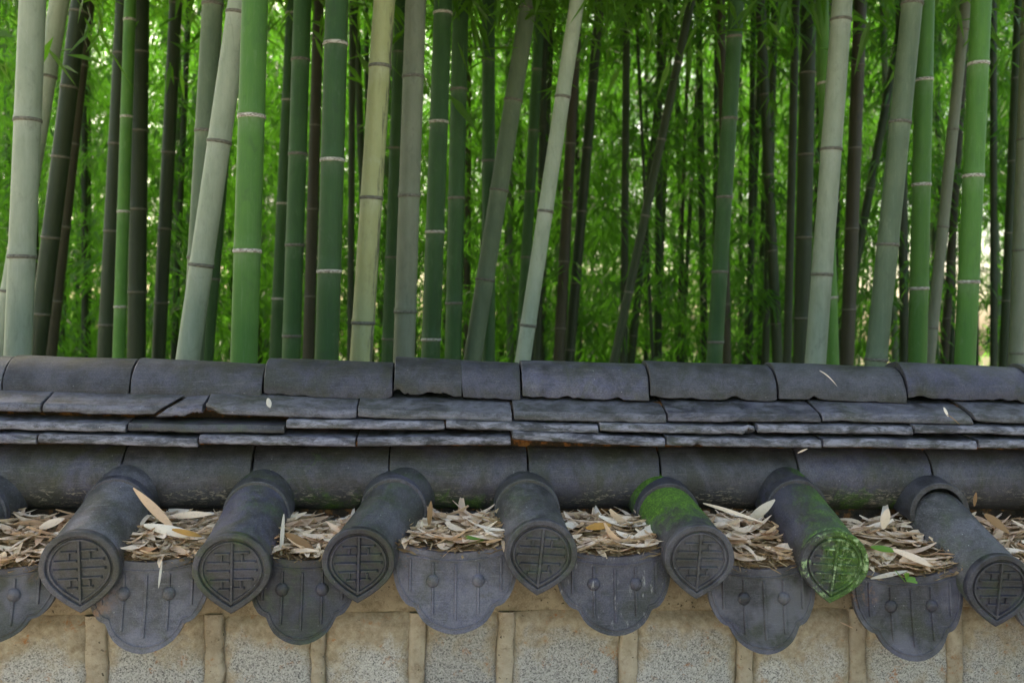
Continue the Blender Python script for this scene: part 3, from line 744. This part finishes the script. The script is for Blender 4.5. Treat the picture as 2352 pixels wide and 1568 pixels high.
# pockets between neighbouring round tiles
pocket_words = ['past the left edge of the photo', 'at the left edge of the wall', 'between the first and second round tiles', 'between the second and third round tiles', 'between the third and fourth round tiles',
                'left of the moss covered round tile', 'right of the moss covered round tile', 'left of the slipped round tile', 'at the right edge of the wall', 'past the right edge of the photo']
fill = [(1305, 1190), (1305, 1190), (1290, 1185), (1285, 1195), (1270, 1190), (1280, 1188), (1300, 1185), (1325, 1195), (1325, 1195), (1325, 1195)]
for i in range(10):
    (c0, b0, r0), (c1, b1, r1) = EV[i], EV[i + 1]; r = np.random.default_rng(50 + i)
    pt = PL[i]; y0, y1 = 2.030, 2.225
    zf = pt[2] + .004; zb = atY(plates[i][0], fill[i][1], 2.20)[2] - .004
    def edges(y):
        f0 = (y - c0[1]) / (b0[1] - c0[1]); f1 = (y - c1[1]) / (b1[1] - c1[1])
        return c0[0] + (b0[0] - c0[0]) * f0 + .058, c1[0] + (b1[0] - c1[0]) * f1 - .058
    def surf(u, w):
        y = y0 + (y1 - y0) * w; a, b = edges(y); x = a + (b - a) * u
        z = zf + (zb - zf) * w + .022 * (2 * u - 1) ** 2 * (1 - .4 * w) + .010 * math.sin(math.pi * w) * (1 + .6 * math.sin(4 * u + i))
        return np.array([x, y, z])
    # the heap: bumpy bed with thousands of straw bits, one mass
    V = []; F = []; n = 22
    for a in range(n + 1):
        for b in range(n + 1): V.append(surf(b / n, a / n) + np.array([0, 0, -.010 + r.uniform(-.003, .003)]))
    for a in range(n):
        for b in range(n): q = a * (n + 1) + b; F.append((q, q + 1, q + n + 2, q + n + 1))
    rn = list(r.uniform(.1, .5, len(V)))
    for k in range(600):
        p = surf(r.uniform(-.05, 1.05), r.uniform(0, 1) ** (1.3)); L = r.uniform(.006, .035); w = r.uniform(.0005, .0022)
        az = r.normal(0, 1.1); el = r.normal(0, .28); d = np.array([math.cos(az) * math.cos(el), math.sin(az) * math.cos(el), math.sin(el)])
        s = np.cross(d, [0, 0, 1]); s /= np.linalg.norm(s) + 1e-9; s = s * w + np.array([0, 0, r.uniform(-w, w)]); p = p + np.array([0, 0, r.uniform(-.006, .006)])
        b = len(V); V += [p - d * L / 2 - s, p - d * L / 2 + s, p + d * L / 2 + s * .6, p + d * L / 2 - s * .6]; F.append((b, b + 1, b + 2, b + 3)); rn += [r.uniform(0, 1)] * 4
    for k in range(110):
        Vs, Fs = leaf_strip(r.uniform(.04, .09), r.uniform(.010, .018), r.uniform(-.35, .45), r.uniform(-1.2, 1.2), r, 4)
        Rm = np.array(orient(0, r.normal(0, .2), r.normal(0, .9), r.normal(0, .5))); p = surf(r.uniform(-.03, 1.03), r.uniform(.05, 1)) + np.array([0, 0, r.uniform(-.004, .004)])
        b = len(V); V += [p + Rm @ np.array(q) for q in Vs]; F += [tuple(x + b for x in q) for q in Fs]; rn += [r.uniform(1.2, 1.95)] * len(Vs)
    org = surf(.5, .5)
    o = link('leaf_litter', fast_mesh('leaf_litter', np.array(V) - org, F, M['straw'], {'rnd': rn}), None, org)
    tag(o, 'mass of brown straw and leaf crumbs in the trough ' + pocket_words[i], 'leaf litter', kind='stuff')
    for k in range(36 if 0 < i < 9 else 0):
        u, w = r.uniform(.06, .94), r.uniform(.06, .94); p = surf(u, w)
        o = link('dry_leaf', LM[int(r.integers(16))], None, p + np.array([0, 0, r.uniform(.000, .010)]))
        o.rotation_euler = orient(0, r.normal(0, .14), r.normal(0, .8) + (math.pi if r.random() < .5 else 0), r.normal(0, .35)).to_euler()
        sc_ = r.uniform(.8, 1.4); o.scale = (sc_, sc_, sc_)
        tag(o, 'dry tan bamboo leaf in the leaf heap ' + pocket_words[i], 'dry leaf', 'dry leaves heaped ' + pocket_words[i])

# single leaves one can point to: (tail px,py, tip px,py, Y, Y tip, width m, curl, material, name, label, category)
def pointed_leaf(name, a, b, Y0, Y1, W, curl, mat, label, cat='dry leaf', roll=0.4, n=9):
    A = atY(a[0], a[1], Y0); B = atY(b[0], b[1], Y1); d = B - A; L = np.linalg.norm(d); d /= L
    view = np.array([0, -1., .35]); s = np.cross(d, view); s /= np.linalg.norm(s); nrm = np.cross(s, d)
    V = []; F = []
    for i in range(n + 1):
        t = i / n; w = W * .5 * math.sin(math.pi * min(1, t * .93 + .05)) ** .7; c = A + d * L * t + nrm * curl * L * 4 * t * (1 - t)
        an = roll * (t - .4); q = s * math.cos(an) + nrm * math.sin(an)
        for k in (-1, 0, 1): V.append(c + q * w * k - nrm * abs(k) * w * .3)
    for i in range(n):
        for k in range(2): q = i * 3 + k; F.append((q, q + 1, q + 4, q + 3))
    org = np.mean(V, axis=0)
    o = link(name, fast_mesh(name, np.array(V) - org, F, M[mat], {'rnd': np.full(len(V), .3)}, smooth=True), None, org)
    return tag(o, label, cat)
singles = [
 ('dry_leaf', (398, 1212), (306, 1120), 2.10, 2.08, .020, .06, 'dry', 'long tan leaf standing up against the leftmost round tile', .9),
 ('dry_leaf', (330, 1205), (470, 1235), 2.09, 2.10, .022, .05, 'dry', 'broad curled tan leaf lying across the second trough', .8),
 ('dry_leaf', (395, 1185), (487, 1180), 2.16, 2.15, .016, .1, 'dry', 'tan leaf blade along the back of the second trough', .6),
 ('orange_leaf_blade', (395, 1215), (465, 1232), 2.08, 2.09, .012, .12, 'orange_leaf', 'orange brown curled leaf among the tan leaves beside the second round tile', .8),
 ('brown_leaf_blade', (655, 1225), (722, 1262), 2.07, 2.06, .020, .08, 'brown_leaf', 'brown folded leaf leaning on the right side of the second round tile', .7),
 ('pale_leaf_blade', (652, 1180), (645, 1285), 2.08, 2.05, .009, .05, 'pale_leaf', 'narrow pale leaf hanging beside the second round tile', .5),
 ('green_leaf', (1062, 1237), (1112, 1240), 2.07, 2.06, .019, .12, 'leaf_green', 'small fresh green leaf on the dry leaves in the fourth trough', .6),
 ('orange_leaf_blade', (1345, 1212), (1405, 1205), 2.08, 2.09, .016, .12, 'orange_leaf', 'orange yellow leaf left of the mossy round tile', .4),
 ('dry_leaf', (985, 1205), (990, 1150), 2.12, 2.13, .012, .05, 'brown_leaf', 'small brown leaf standing upright in the fourth trough', .5),
 ('dry_leaf', (1615, 1155), (1755, 1200), 2.14, 2.07, .009, .04, 'dry', 'long twisted tan blade right of the mossy round tile', 1.2),
 ('pale_leaf_blade', (1718, 1196), (1780, 1147), 2.12, 2.09, .021, .12, 'pale_leaf', 'broad whitish leaf curling against the sixth round tile', .8),
 ('dry_leaf', (2028, 1215), (2040, 1168), 2.12, 2.12, .022, .03, 'dry', 'pointed tan leaf standing upright left of the slipped tile', .4),
 ('green_leaf', (2000, 1255), (2060, 1265), 2.06, 2.055, .014, .06, 'leaf_green', 'pale green half of a long strap leaf in the seventh trough', .3),
 ('dry_leaf', (2050, 1262), (2150, 1305), 2.055, 2.05, .016, .12, 'dry', 'long curved tan strap leaf in the seventh trough', .6),
 ('pale_leaf_blade', (2000, 1328), (2085, 1310), 2.03, 2.03, .010, .05, 'pale_leaf', 'whitish leaf edge along the front of the seventh trough', .3),
 ('dry_leaf', (372, 1288), (364, 1350), 2.015, 1.985, .005, .02, 'pale_leaf', 'thin pale leaf tip hanging over the second drip plate', .4),
 ('dry_leaf', (615, 914), (620, 936), 2.222, 2.205, .012, .05, 'pale_leaf', 'small pale leaf stuck under the third ridge tile', .3),
 ('dry_leaf', (1875, 848), (1922, 886), 2.33, 2.285, .003, .15, 'dry', 'thin curved tan straw lying on the seventh ridge tile', .2),
 ('dry_leaf', (2168, 935), (2178, 957), 2.215, 2.20, .008, .05, 'dry', 'tiny folded dry leaf on the flat tile at the right', .3),
 ('dry_leaf', (2172, 950), (2205, 976), 2.205, 2.19, .0025, .1, 'brown_leaf', 'thin brown stalk hanging from the flat tile at the right', .2),
 ('dry_leaf', (1832, 1040), (1855, 1030), 2.19, 2.17, .004, .1, 'dry', 'tiny tan leaf caught in a joint below the flat tiles', .2),
 ('dry_leaf', (2262, 1180), (2320, 1225), 2.12, 2.10, .022, .08, 'brown_leaf', 'brown curled leaf right of the slipped round tile', .9),
 ('dry_leaf', (2238, 1162), (2242, 1130), 2.15, 2.16, .009, .03, 'brown_leaf', 'small upright brown leaf behind the slipped round tile', .4),
 ('dry_leaf', (90, 1212), (148, 1190), 2.12, 2.13, .018, .07, 'dry', 'long tan leaf leaning on the leftmost round tile', .5),
 ('dry_leaf', (1763, 1300), (1795, 1318), 2.03, 2.0, .003, .03, 'straw', 'short straw lying over the edge of the sixth drip plate', .2),
 ('dry_leaf', (1930, 1428), (1960, 1442), 2.125, 2.122, .003, .03, 'dry', 'short pale straw stuck to the mortar below the mossy disc', .2),
]
for nm, a, b, Y0, Y1, W, cu, mt, lab, roll in singles:
    pointed_leaf(nm, a, b, Y0, Y1, W, cu, mt, lab, 'leaf' if 'green' in nm else 'dry leaf', roll)
# the two-lobed fan leaf by the right-hand trough
def fan_leaf():
    c = atY(2082, 1335, 2.02); V = [c]; F = []; rr = .026
    for i in range(15):
        a = math.radians(-8 + i * 112 / 14); r = rr * (1 - .35 * math.exp(-((i - 6.5) / 1.2) ** 2)) * (1 + .05 * math.sin(i * 2.3))
        V.append(c + np.array([r * math.cos(a) - .004, -.004 + .010 * math.sin(a * 2), r * .78 * math.sin(a)]))
    for i in range(14): F.append((0, i + 1, i + 2))
    o = link('fan_leaf', fast_mesh('fan_leaf', np.array(V) - c, F, M['leaf_green'], {'rnd': np.full(len(V), .6)}), None, c)
    s = build('stalk', [c + np.array(v) for v in ((-.005, -.002, 0), (-.003, -.003, 0), (-.026, -.002, .026), (-.028, -.001, .026))], [(0, 1, 2, 3)], M['leaf_green'], o)
    tag(o, 'bright green fan shaped leaf at the front of the seventh trough', 'leaf')
fan_leaf()

# ------------------------------------------------------------------ bamboo
def leaf_cloud(name, centers, n_per, spread, L0, L1, mat, seed, droop=.55, spray=0.):
    """drooping lens-shaped leaves round clump centres, 2 triangles each; with spray > 0 they hang along arching twigs"""
    r = np.random.default_rng(seed); m = len(centers); C = np.repeat(np.asarray(centers, float), n_per, axis=0); n = len(C)
    P = C + r.normal(0, 1, (n, 3)) * spread
    az = r.uniform(0, 2 * math.pi, n); el = -r.normal(droop, .45, n)
    if spray:
        K = 3; ta = r.uniform(0, 2 * math.pi, (m, K)); tw = r.integers(0, K, n); ci = np.repeat(np.arange(m), n_per); a = ta[ci, tw]
        t = r.uniform(0, 1, n) ** .8; le = spray * r.uniform(.6, 1.2, (m, K))[ci, tw]
        P = C + np.stack([np.cos(a) * t * le, np.sin(a) * t * le, .15 * le * t - .55 * le * t * t], 1) + r.normal(0, 1, (n, 3)) * np.array(spread) * .35
        az = a + r.normal(0, .7, n); el = -np.clip(r.normal(droop + .35 * t, .3, n), -.3, 1.45)
    D = np.stack([np.cos(az) * np.cos(el), np.sin(az) * np.cos(el), np.sin(el)], 1)
    S = np.cross(D, r.normal(0, 1, (n, 3)) + np.array([0, 0, 1.6])); S /= np.linalg.norm(S, axis=1)[:, None] + 1e-9
    N = np.cross(S, D)
    L = r.uniform(L0, L1, n)[:, None]; W = L * r.uniform(.055, .085, n)[:, None]
    V = np.empty((n, 4, 3)); V[:, 0] = P; V[:, 1] = P + D * L * .38 + S * W; V[:, 2] = P + D * L - np.array([0, 0, .12]) * L; V[:, 3] = P + D * L * .38 - S * W
    V[:, 0] += 0; b = np.arange(n)[:, None] * 4
    F = np.concatenate([b + np.array([0, 1, 2]), b + np.array([0, 2, 3])])
    rn = np.repeat(np.clip(r.normal(.45, .28, n), 0, 1), 4)
    return fast_mesh(name, V.reshape(-1, 3), F, mat, {'rnd': rn})
def clumps(n, z0, z1, rad, seed, hollow=.25):
    r = np.random.default_rng(seed); a = r.uniform(0, 2 * math.pi, n); q = hollow + (1 - hollow) * np.sqrt(r.uniform(0, 1, n)); z = r.uniform(z0, z1, n)
    return np.stack([np.cos(a) * q * rad, np.sin(a) * q * rad, z], 1)
CANOPY = [leaf_cloud('crown', clumps(95, 0, 4.2, 1.25, 70 + i), 34, (.16, .16, .12), .10, .17, M['leaf'], 170 + i) for i in range(4)]
LOWFOL = [leaf_cloud('crown', clumps(170, .4, 7.8, 1.25, 80 + i, .1), 42, (.13, .13, .10), .11, .18, M['leaf_far'], 180 + i, .5, .42) for i in range(5)]

def culm_mesh(name, base, top, r, nodes_z, mat, sides, taper=.028, bow=(0, 0)):
    base = np.asarray(base, float); top = np.asarray(top, float); H = top[2] - base[2]
    st = [(0., 1., 0.)]
    for z in sorted(nodes_z):
        if z < .1 or z > H - .1: continue
        st += [(z - .075, 1., 0.), (z - .03, .998, .55), (z - .012, 1.0, 1.), (z - .004, 1.07, .9), (z + .0005, 1.015, .2), (z + .006, 1.075, .15), (z + .014, 1.012, .1), (z + .05, 1., 0.)]
    st.append((H, 1., 0.)); st.sort(key=lambda s: s[0])
    V = []; bl = []; sd_ = []
    for z, k, b in st:
        t = z / H; c = base + (top - base) * t + np.array([bow[0], bow[1], 0]) * 4 * t * (1 - t); rr = r * k * (1 - taper * (z - 1.8))
        for j in range(sides):
            a = 2 * math.pi * j / sides; V.append((c[0] + rr * math.cos(a) - base[0], c[1] + rr * math.sin(a) - base[1], z)); bl.append(b); sd_.append(math.cos(a))
    F = []
    for i in range(len(st) - 1):
        for j in range(sides): F.append((i * sides + j, i * sides + (j + 1) % sides, (i + 1) * sides + (j + 1) % sides, (i + 1) * sides + j))
    return fast_mesh(name, V, F, mat, {'bloom': bl, 'side': sd_}, smooth=True)
RINGC = {}
def ring_mesh(r, mat, sides):
    V = []; F = []; pr = [(-.0065, 1.0), (-.0055, 1.075), (-.0025, 1.095), (.0015, 1.075), (.0028, 1.0)]
    for z, k in pr:
        for j in range(sides):
            a = 2 * math.pi * j / sides; V.append((r * k * math.cos(a), r * k * math.sin(a), z * 1.45 + .0018 * math.sin(a + 1)))
    for i in range(len(pr) - 1):
        for j in range(sides): F.append((i * sides + j, i * sides + (j + 1) % sides, (i + 1) * sides + (j + 1) % sides, (i + 1) * sides + j))
    return fast_mesh('node_ring', V, F, mat, smooth=True)

TOPZ = 8.0
def bamboo(xt, xb, w, kind, nodes, label, dia=.08, ring='dark', D=None, crown=True, group='bamboo culms behind the wall', sides=18, seed=0):
    if D is None: D = dia * FPX / w
    dia = w / FPX * D
    A = atD(xb, 840, D); B = atD(xt, 0, D)
    def at_z(z): t = (z - A[2]) / (B[2] - A[2]); p = A + (B - A) * t; p[2] = z; return p
    base = at_z(0.); top = at_z(TOPZ); 
    nz = [atD(xb + (xt - xb) * (840 - y) / 840, y, D)[2] for y in nodes]
    vis = list(nz)
    sp = abs(nz[0] - nz[-1]) / (len(nz) - 1) if len(nz) > 1 else .36
    sp = min(max(sp, .2), .55)
    hi = max(nz) if nz else 1.7 + random.uniform(0, .3); lo = min(nz) if nz else hi
    if not nz: nz.append(hi)
    s = sp
    while hi + s < TOPZ: hi += s; nz.append(hi); s *= 1.01
    s = sp
    while lo - s > .1: lo -= s; nz.append(lo); s *= .95
    root = empty('bamboo', base)
    tag(root, label, 'bamboo', group)
    link('culm', culm_mesh('culm', base, top, dia / 2, nz, BK[kind], sides), root, base)
    rm = M['ring_white' if ring == 'white' else 'ring_dark']
    ax = (top - base) / np.linalg.norm(top - base); q = Vector((0, 0, 1)).rotation_difference(Vector(ax))
    for z in nz:
        if 1.4 < z < 1.6 + 800 / FPX * D:
            rr = dia / 2 * (1 - .028 * (z - 1.8))
            o = link('node_ring', ring_mesh(rr, rm, sides), root, at_z(z)); o.rotation_mode = 'QUATERNION'; o.rotation_quaternion = q
    if crown:
        i = random.randrange(4); zc = 1.6 + .375 * D + random.uniform(.15, .5); p = at_z(zc); o = link('crown', CANOPY[i], root, p); o.rotation_euler = (0, 0, random.uniform(0, 6.28)); s = random.uniform(1.1, 1.4); o.scale = (s, s, s)
    return root, at_z, D

B = [
 (75, 40, 58, 'pale', [275, 588], 'thick pale grey bamboo culm nearest the left edge of the photo', {}),
 (137, -4, 43, 'pale', [175, 420, 668], 'pale leaning culm crossing behind the thick pale grey culm', {}),
 (184, 80, 40, 'olive', [200, 360, 545, 720], 'dark olive leaning culm right of the leftmost pale pair', {'dia': .09}),
 (200, 108, 36, 'brown', [330, 520, 690], 'blackish brown leaning culm right of the dark olive one', {'dia': .095}),
 (283, 240, 34, 'olive', [330, 530, 745], 'grey shaded culm just left of the slim light green one', {'dia': .085}),
 (299, 272, 27, 'green', [45, 267, 485, 703], 'slim light green culm in the left part with fine white rings', {'dia': .058, 'ring': 'white'}),
 (323, 313, 40, 'olive', [120, 300, 480, 670], 'broad dark culm right behind the slim light green one', {'dia': .11}),
 (404, 363, 30, 'olive', [180, 350, 525, 695], 'dark upright culm left of the crossing pale pair', {'dia': .085}),
 (434, 398, 14, 'olive', [200, 380, 560, 740], 'narrow dark culm between the dark upright culm and the pale leaning one', {'dia': .06}),
 (489, 442, 48, 'grey', [10, 300, 590], 'grey green culm crossed from the right by a pale leaning culm', {}),
 (551, 429, 53, 'pale', [30, 325, 608], 'pale grey culm leaning right behind the bright green one', {}),
 (586, 560, 61, 'green', [-40, 267, 575], 'thickest bright green bamboo culm with white node rings', {'dia': .082, 'ring': 'white'}),
 (540, 472, 32, 'deep', [400, 640], 'dark green culm half hidden by the foot of the pale leaning culm', {}),
 (672, 632, 29, 'deep', [230, 467, 685], 'narrow deep green culm right of the thickest bright green one', {'ring': 'white'}),
 (695, 668, 42, 'deep', [137, 353, 562, 770], 'grey tinged deep green culm, second right of the thickest bright green one', {'dia': .078}),
 (732, 708, 27, 'brown', [90, 288, 480, 680], 'dark brown culm between two deep green culms left of centre', {'dia': .085}),
 (774, 750, 54, 'deep', [100, 367, 622], 'thick deep green culm left of the yellowish one', {'dia': .082, 'ring': 'white'}),
 (815, 850, 18, 'olive', [130, 290, 450], 'narrow dark culm left of the yellowish one near the top', {'dia': .07}),
 (883, 828, 51, 'yellow', [152, 454, 740], 'yellowish culm with dark stains down its right side', {}),
 (921, 890, 29, 'deep', [120, 340, 590], 'shaded green culm between the yellowish and ash grey culms', {'dia': .085}),
 (955, 927, 49, 'ash', [176, 449, 714], 'ash grey culm right of the yellowish one', {}),
 (1018, 988, 43, 'deep', [30, 280, 532, 778], 'deep green culm with white rings right of the ash grey one', {'ring': 'white'}),
 (1058, 1040, 38, 'deep', [-40, 205, 454, 695], 'grey green culm second right of the ash grey one', {'dia': .076}),
 (1078, 1072, 15, 'brown', [150, 300, 450, 600], 'narrow dark culm behind the middle green pair', {'dia': .07}),
 (1122, 1122, 30, 'deep', [137, 369, 607], 'upright slim green culm crossed by a leaning grey one', {'dia': .062}),
 (1215, 1083, 42, 'grey', [20, 230, 436, 641], 'leaning olive grey culm passing behind the upright slim green one', {'dia': .085}),
 (1242, 1195, 25, 'deep', [160, 300, 440, 590], 'dark green leaning culm left of the pale slanting one', {'dia': .085}),
 (1264, 1238, 18, 'brown', [110, 260, 420, 600], 'dark brown culm behind the dark green leaning culm', {'dia': .075}),
 (1326, 1199, 36, 'pale', [222, 484, 746], 'pale slanting culm right of the picture centre', {'dia': .064}),
 (1328, 1283, 26, 'brown', [140, 330, 465, 600], 'dark brown culm right of the pale slanting one', {'dia': .09}),
 (1378, 1306, 24, 'olive', [40, 187, 340, 485, 650], 'dark olive culm leaning beside the dark brown one', {'dia': .085}),
 (1460, 1500, 8, 'olive', [130, 280, 430], 'thin dark cane leaning left in the open leafy area', {'dia': .03}),
 (1537, 1448, 19, 'olive', [130, 300, 470, 640], 'grey culm crossing behind a slanting olive culm right of centre', {'dia': .08}),
 (1588, 1408, 21, 'olive', [144, 320, 495, 670], 'slanting dark olive culm crossing the open leafy area', {'dia': .06}),
 (1545, 1508, 12, 'olive', [200, 400, 600], 'thin dark upright cane right of the crossing culms', {'dia': .06}),
 (1584, 1556, 9, 'brown', [200, 400, 600], 'very thin brown cane in the open leafy area', {'dia': .045}),
 (1612, 1565, 10, 'olive', [150, 330, 500, 680], 'thin dark cane left of the brown stained culm', {'dia': .05}),
 (1692, 1640, 36, 'deep', [85, 272, 452, 623, 784], 'grey green culm with close rings left of the right hand group', {'dia': .072}),
 (1656, 1670, 20, 'brown', [97, 290, 545, 698], 'reddish brown dead culm behind the closely ringed grey green one', {'dia': .07}),
 (1730, 1722, 14, 'olive', [250, 480, 700], 'narrow dark culm right of the closely ringed culm', {'dia': .065}),
 (1746, 1787, 24, 'olive', [40, 217, 401, 575, 743], 'dark culm leaning left at the top, right of the closely ringed one', {'dia': .085}),
 (1858, 1840, 37, 'olive', [168, 355, 545, 730], 'broad very dark culm left of the pale right hand culm', {'dia': .11}),
 (1888, 1912, 30, 'green', [190, 440, 682], 'green culm hidden behind the pale right hand culm', {'dia': .068, 'ring': 'white'}),
 (1935, 1872, 47, 'pale', [45, 342, 629], 'palest waxy culm of the right hand group', {}),
 (1976, 1945, 31, 'brown', [150, 340, 525, 710], 'dark brown culm just right of the palest waxy one', {'dia': .095}),
 (2080, 1922, 20, 'olive', [243, 433, 620], 'dark slanting culm between the palest waxy and bluish grey culms', {'dia': .08}),
 (2096, 2011, 48, 'grey', [280, 561, 824], 'bluish grey green culm leaning behind the light green one at the right', {}),
 (2126, 2107, 41, 'green', [-50, 183, 423, 661], 'light green culm left of the slim grey one at the right', {'dia': .07, 'ring': 'white'}),
 (2219, 2133, 25, 'ash', [68, 297, 520, 751], 'slim grey culm between the two light green culms at the right', {'dia': .055}),
 (2222, 2168, 19, 'brown', [200, 400, 600], 'blackish culm between the slim grey and rightmost green culms', {'dia': .08}),
 (2254, 2216, 46, 'green', [146, 403, 646], 'rightmost light green culm with white rings', {'dia': .074, 'ring': 'white'}),
 (2343, 2308, 26, 'olive', [180, 370, 535, 690], 'dark culm close to the right edge of the photo', {'dia': .09}),
 (2364, 2334, 33, 'ash', [320, 574, 810], 'grey culm cut by the right edge of the photo', {'dia': .075}),
]
AT = []
for i, (xt, xb, w, kind, nodes, label, kw) in enumerate(B):
    AT.append(bamboo(xt, xb, w, kind, nodes, label, seed=i, **kw))

# leafy twigs hanging into the top of the picture from three culms: part of those plants
def twig(root, pts, D, n, L0, L1, seed):
    r = np.random.default_rng(seed); mb = []; V = []; F = []; rn = []
    for (px, py) in pts:
        c = atD(px, py, D)
        for k in range(n):
            az = r.uniform(0, 2 * math.pi); el = -r.uniform(.35, 1.25); d = np.array([math.cos(az) * math.cos(el), math.sin(az) * math.cos(el), math.sin(el)])
            s = np.cross(d, r.normal(0, 1, 3) + np.array([0, -.5, 1.2])); s /= np.linalg.norm(s); L = r.uniform(L0, L1); W = L * r.uniform(.06, .085); p = c + r.normal(0, .035, 3)
            for t, ww in ((0, .15), (.25, .85), (.5, 1.), (.75, .6), (1, .02)):
                q = p + d * L * t - np.array([0, 0, .25 * L * t * t]); V += [q - s * W * ww, q + s * W * ww]
            b = len(V) - 10; rn += [r.uniform(0, 1)] * 10
            for j in range(4): F.append((b + 2 * j, b + 2 * j + 1, b + 2 * j + 3, b + 2 * j + 2))
    o = wpos(root); link('leafy_twig', fast_mesh('leafy_twig', np.array(V) - o, F, M['leaf'], {'rnd': rn}, smooth=True), root, o)
twig(AT[24][0], [(1060, -35), (1105, -40), (1150, -30), (1085, 0), (1040, -10), (1180, -40)], 4.2, 6, .11, .16, 5)
twig(AT[28][0], [(1390, -40), (1425, -55), (1330, -45), (1400, -25), (1245, -20), (1470, -50)], 4.4, 5, .11, .16, 6)
twig(AT[40][0], [(1760, 60), (1790, 110), (1810, 30), (1740, 130), (1775, 200), (1830, 80)], 6.3, 9, .12, .17, 7)
twig(AT[2][0], [(215, 20), (190, 60)], 4.6, 6, .11, .15, 8)

# the wood behind the grove, one dense mass, thin low down on the right where the sky glints through
def far_wood_and_sky_block():
    r = np.random.default_rng(91); n = 5200; px = r.uniform(-500, 2900, n); D = r.uniform(24, 29, n); P = np.array([atD(x, 784, d) for x, d in zip(px, D)])
    P[:, 2] = r.uniform(.3, 1, n) * 15.0
    thin = (px > 1960) & (px < 2330) & (P[:, 2] < 6.5 - 3.5 * np.abs(px - 2200) / 240)
    P = P[~(thin & (r.random(n) < .99))]
    low = np.stack([np.array(atD(x, 784, d)) for x, d in zip(r.uniform(-500, 2900, 1900), r.uniform(24, 29, 1900))]); low[:, 2] = r.uniform(.1, 4.8, 1900)
    low = low[(low[:, 0] < 10.6) | (low[:, 0] > 16.2)]
    # unseen leaf ring behind and beside the camera, added to block low sky light
    an = r.uniform(math.radians(52), math.radians(308), 3300); R_ = r.uniform(22, 26, 3300)
    side = np.stack([np.sin(an) * R_, np.cos(an) * R_ + 3, r.uniform(0, 1, 3300) ** .9 * 10.5], 1)
    near = leaf_cloud('tmp', np.concatenate([P, low]), 17, (.36, .36, .3), .30, .48, M['leaf_far'], 92)
    sky_block = leaf_cloud('tmp', side, 18, (.6, .6, .5), .55, .85, M['leaf_far'], 93)
    cos = []; rns = []
    for q in (near, sky_block):
        co = np.empty(len(q.vertices) * 3, np.float32); q.vertices.foreach_get('co', co); cos.append(co.reshape(-1, 3))
        a_ = np.empty(len(q.vertices), np.float32); q.attributes['rnd'].data.foreach_get('value', a_); rns.append(a_); bpy.data.meshes.remove(q)
    V = np.concatenate(cos); nl = len(V) // 4; b = np.arange(nl)[:, None] * 4
    me = fast_mesh('far_wood_and_sky_block', V, np.concatenate([b + np.array([0, 1, 2]), b + np.array([0, 2, 3])]), M['leaf_far'], {'rnd': np.concatenate(rns)})
    tag(link('far_wood_and_sky_block', me, None, (0, 0, 0)), 'dense green wood behind the grove plus added ring blocking low sky light', 'wood', kind='stuff')
far_wood_and_sky_block()

# culms deeper in the grove with leafy crowns reaching down
r = np.random.default_rng(12); placed = []; tries = 0
far_thin = culm_mesh('culm', (0, 0, 0), (.12, 0, 9.), .034, [k * .37 for k in range(1, 24)], BK['olive'], 8)
far_mid = culm_mesh('culm', (0, 0, 0), (-.35, 0, 9.), .040, [k * .37 for k in range(1, 24)], BK['olive'], 8)
far_green = culm_mesh('culm', (0, 0, 0), (.45, 0, 9.), .036, [k * .40 for k in range(1, 22)], BK['grey'], 8)
# bare dark culms in the middle of the grove, leafy only above the picture
bare = []
for k in range(400):
    if len(bare) >= 44: break
    D = r.uniform(6.5, 13.5); px = r.uniform(-60, 2420); p = atD(px, 784, D); p[2] = 0
    if any(np.hypot(*(p[:2] - q[:2])) < .45 for q in bare): continue
    if 1950 < px < 2340 and r.random() < .7: continue
    bare.append(p); root = empty('bamboo', p); root.rotation_euler = (0, 0, r.uniform(0, 6.28))
    where = ['among the leftmost culms', 'near the bright green culm', 'near the yellowish culm', 'near the pale slanting culm', 'in the open leafy area right of centre', 'near the palest waxy culm', 'near the rightmost green culms'][min(6, max(0, int(px / 336)))]
    tag(root, 'thin dark bamboo stem standing in the shade ' + where, 'bamboo', 'dark stems in the middle of the grove')
    o = link('culm', (far_thin, far_mid, far_green)[int(r.integers(2))], root, p); q_ = r.uniform(.65, 1.05); o.scale = (q_, q_, 1)
    if len(bare) % 3: continue
    o = link('crown', CANOPY[int(r.integers(4))], root, p + np.array([0, 0, 1.9 + .375 * D])); q_ = r.uniform(1.0, 1.3); o.scale = (q_, q_, q_)
while len(placed) < 125 and tries < 4000:
    tries += 1; D = 8.0 + 16 * r.random() ** .9 ; px = r.uniform(-330, 2680); p = atD(px, 784, D); p[2] = 0
    if any(np.hypot(*(p[:2] - q[:2])) < .8 for q in placed): continue
    # a thin spot low on the right where the sky shows between the leaves
    gap = 1930 < px < 2350
    placed.append(p)
    root = empty('bamboo', p); root.rotation_euler = (0, 0, r.uniform(0, 6.28))
    zone = ['behind the leftmost pale culms', 'behind the bright green culm', 'behind the yellowish culm', 'behind the pale slanting culm', 'in the open leafy area right of centre', 'behind the palest waxy culm', 'behind the rightmost green culms'][min(6, max(0, int(px / 336)))]
    tag(root, ('narrow shaded bamboo ' if D < 14 else 'very distant narrow bamboo ') + zone, 'bamboo', 'far bamboos deep in the grove')
    link('culm', (far_thin, far_mid, far_green)[int(r.integers(3))], root, p)
    o = link('crown', LOWFOL[int(r.integers(5))], root, p + np.array([0, 0, .26 * D if gap else 0])); s = r.uniform(.9, 1.15); o.scale = (s, s, r.uniform(.9, 1.2)); o.rotation_euler = (0, 0, r.uniform(0, 6.28))
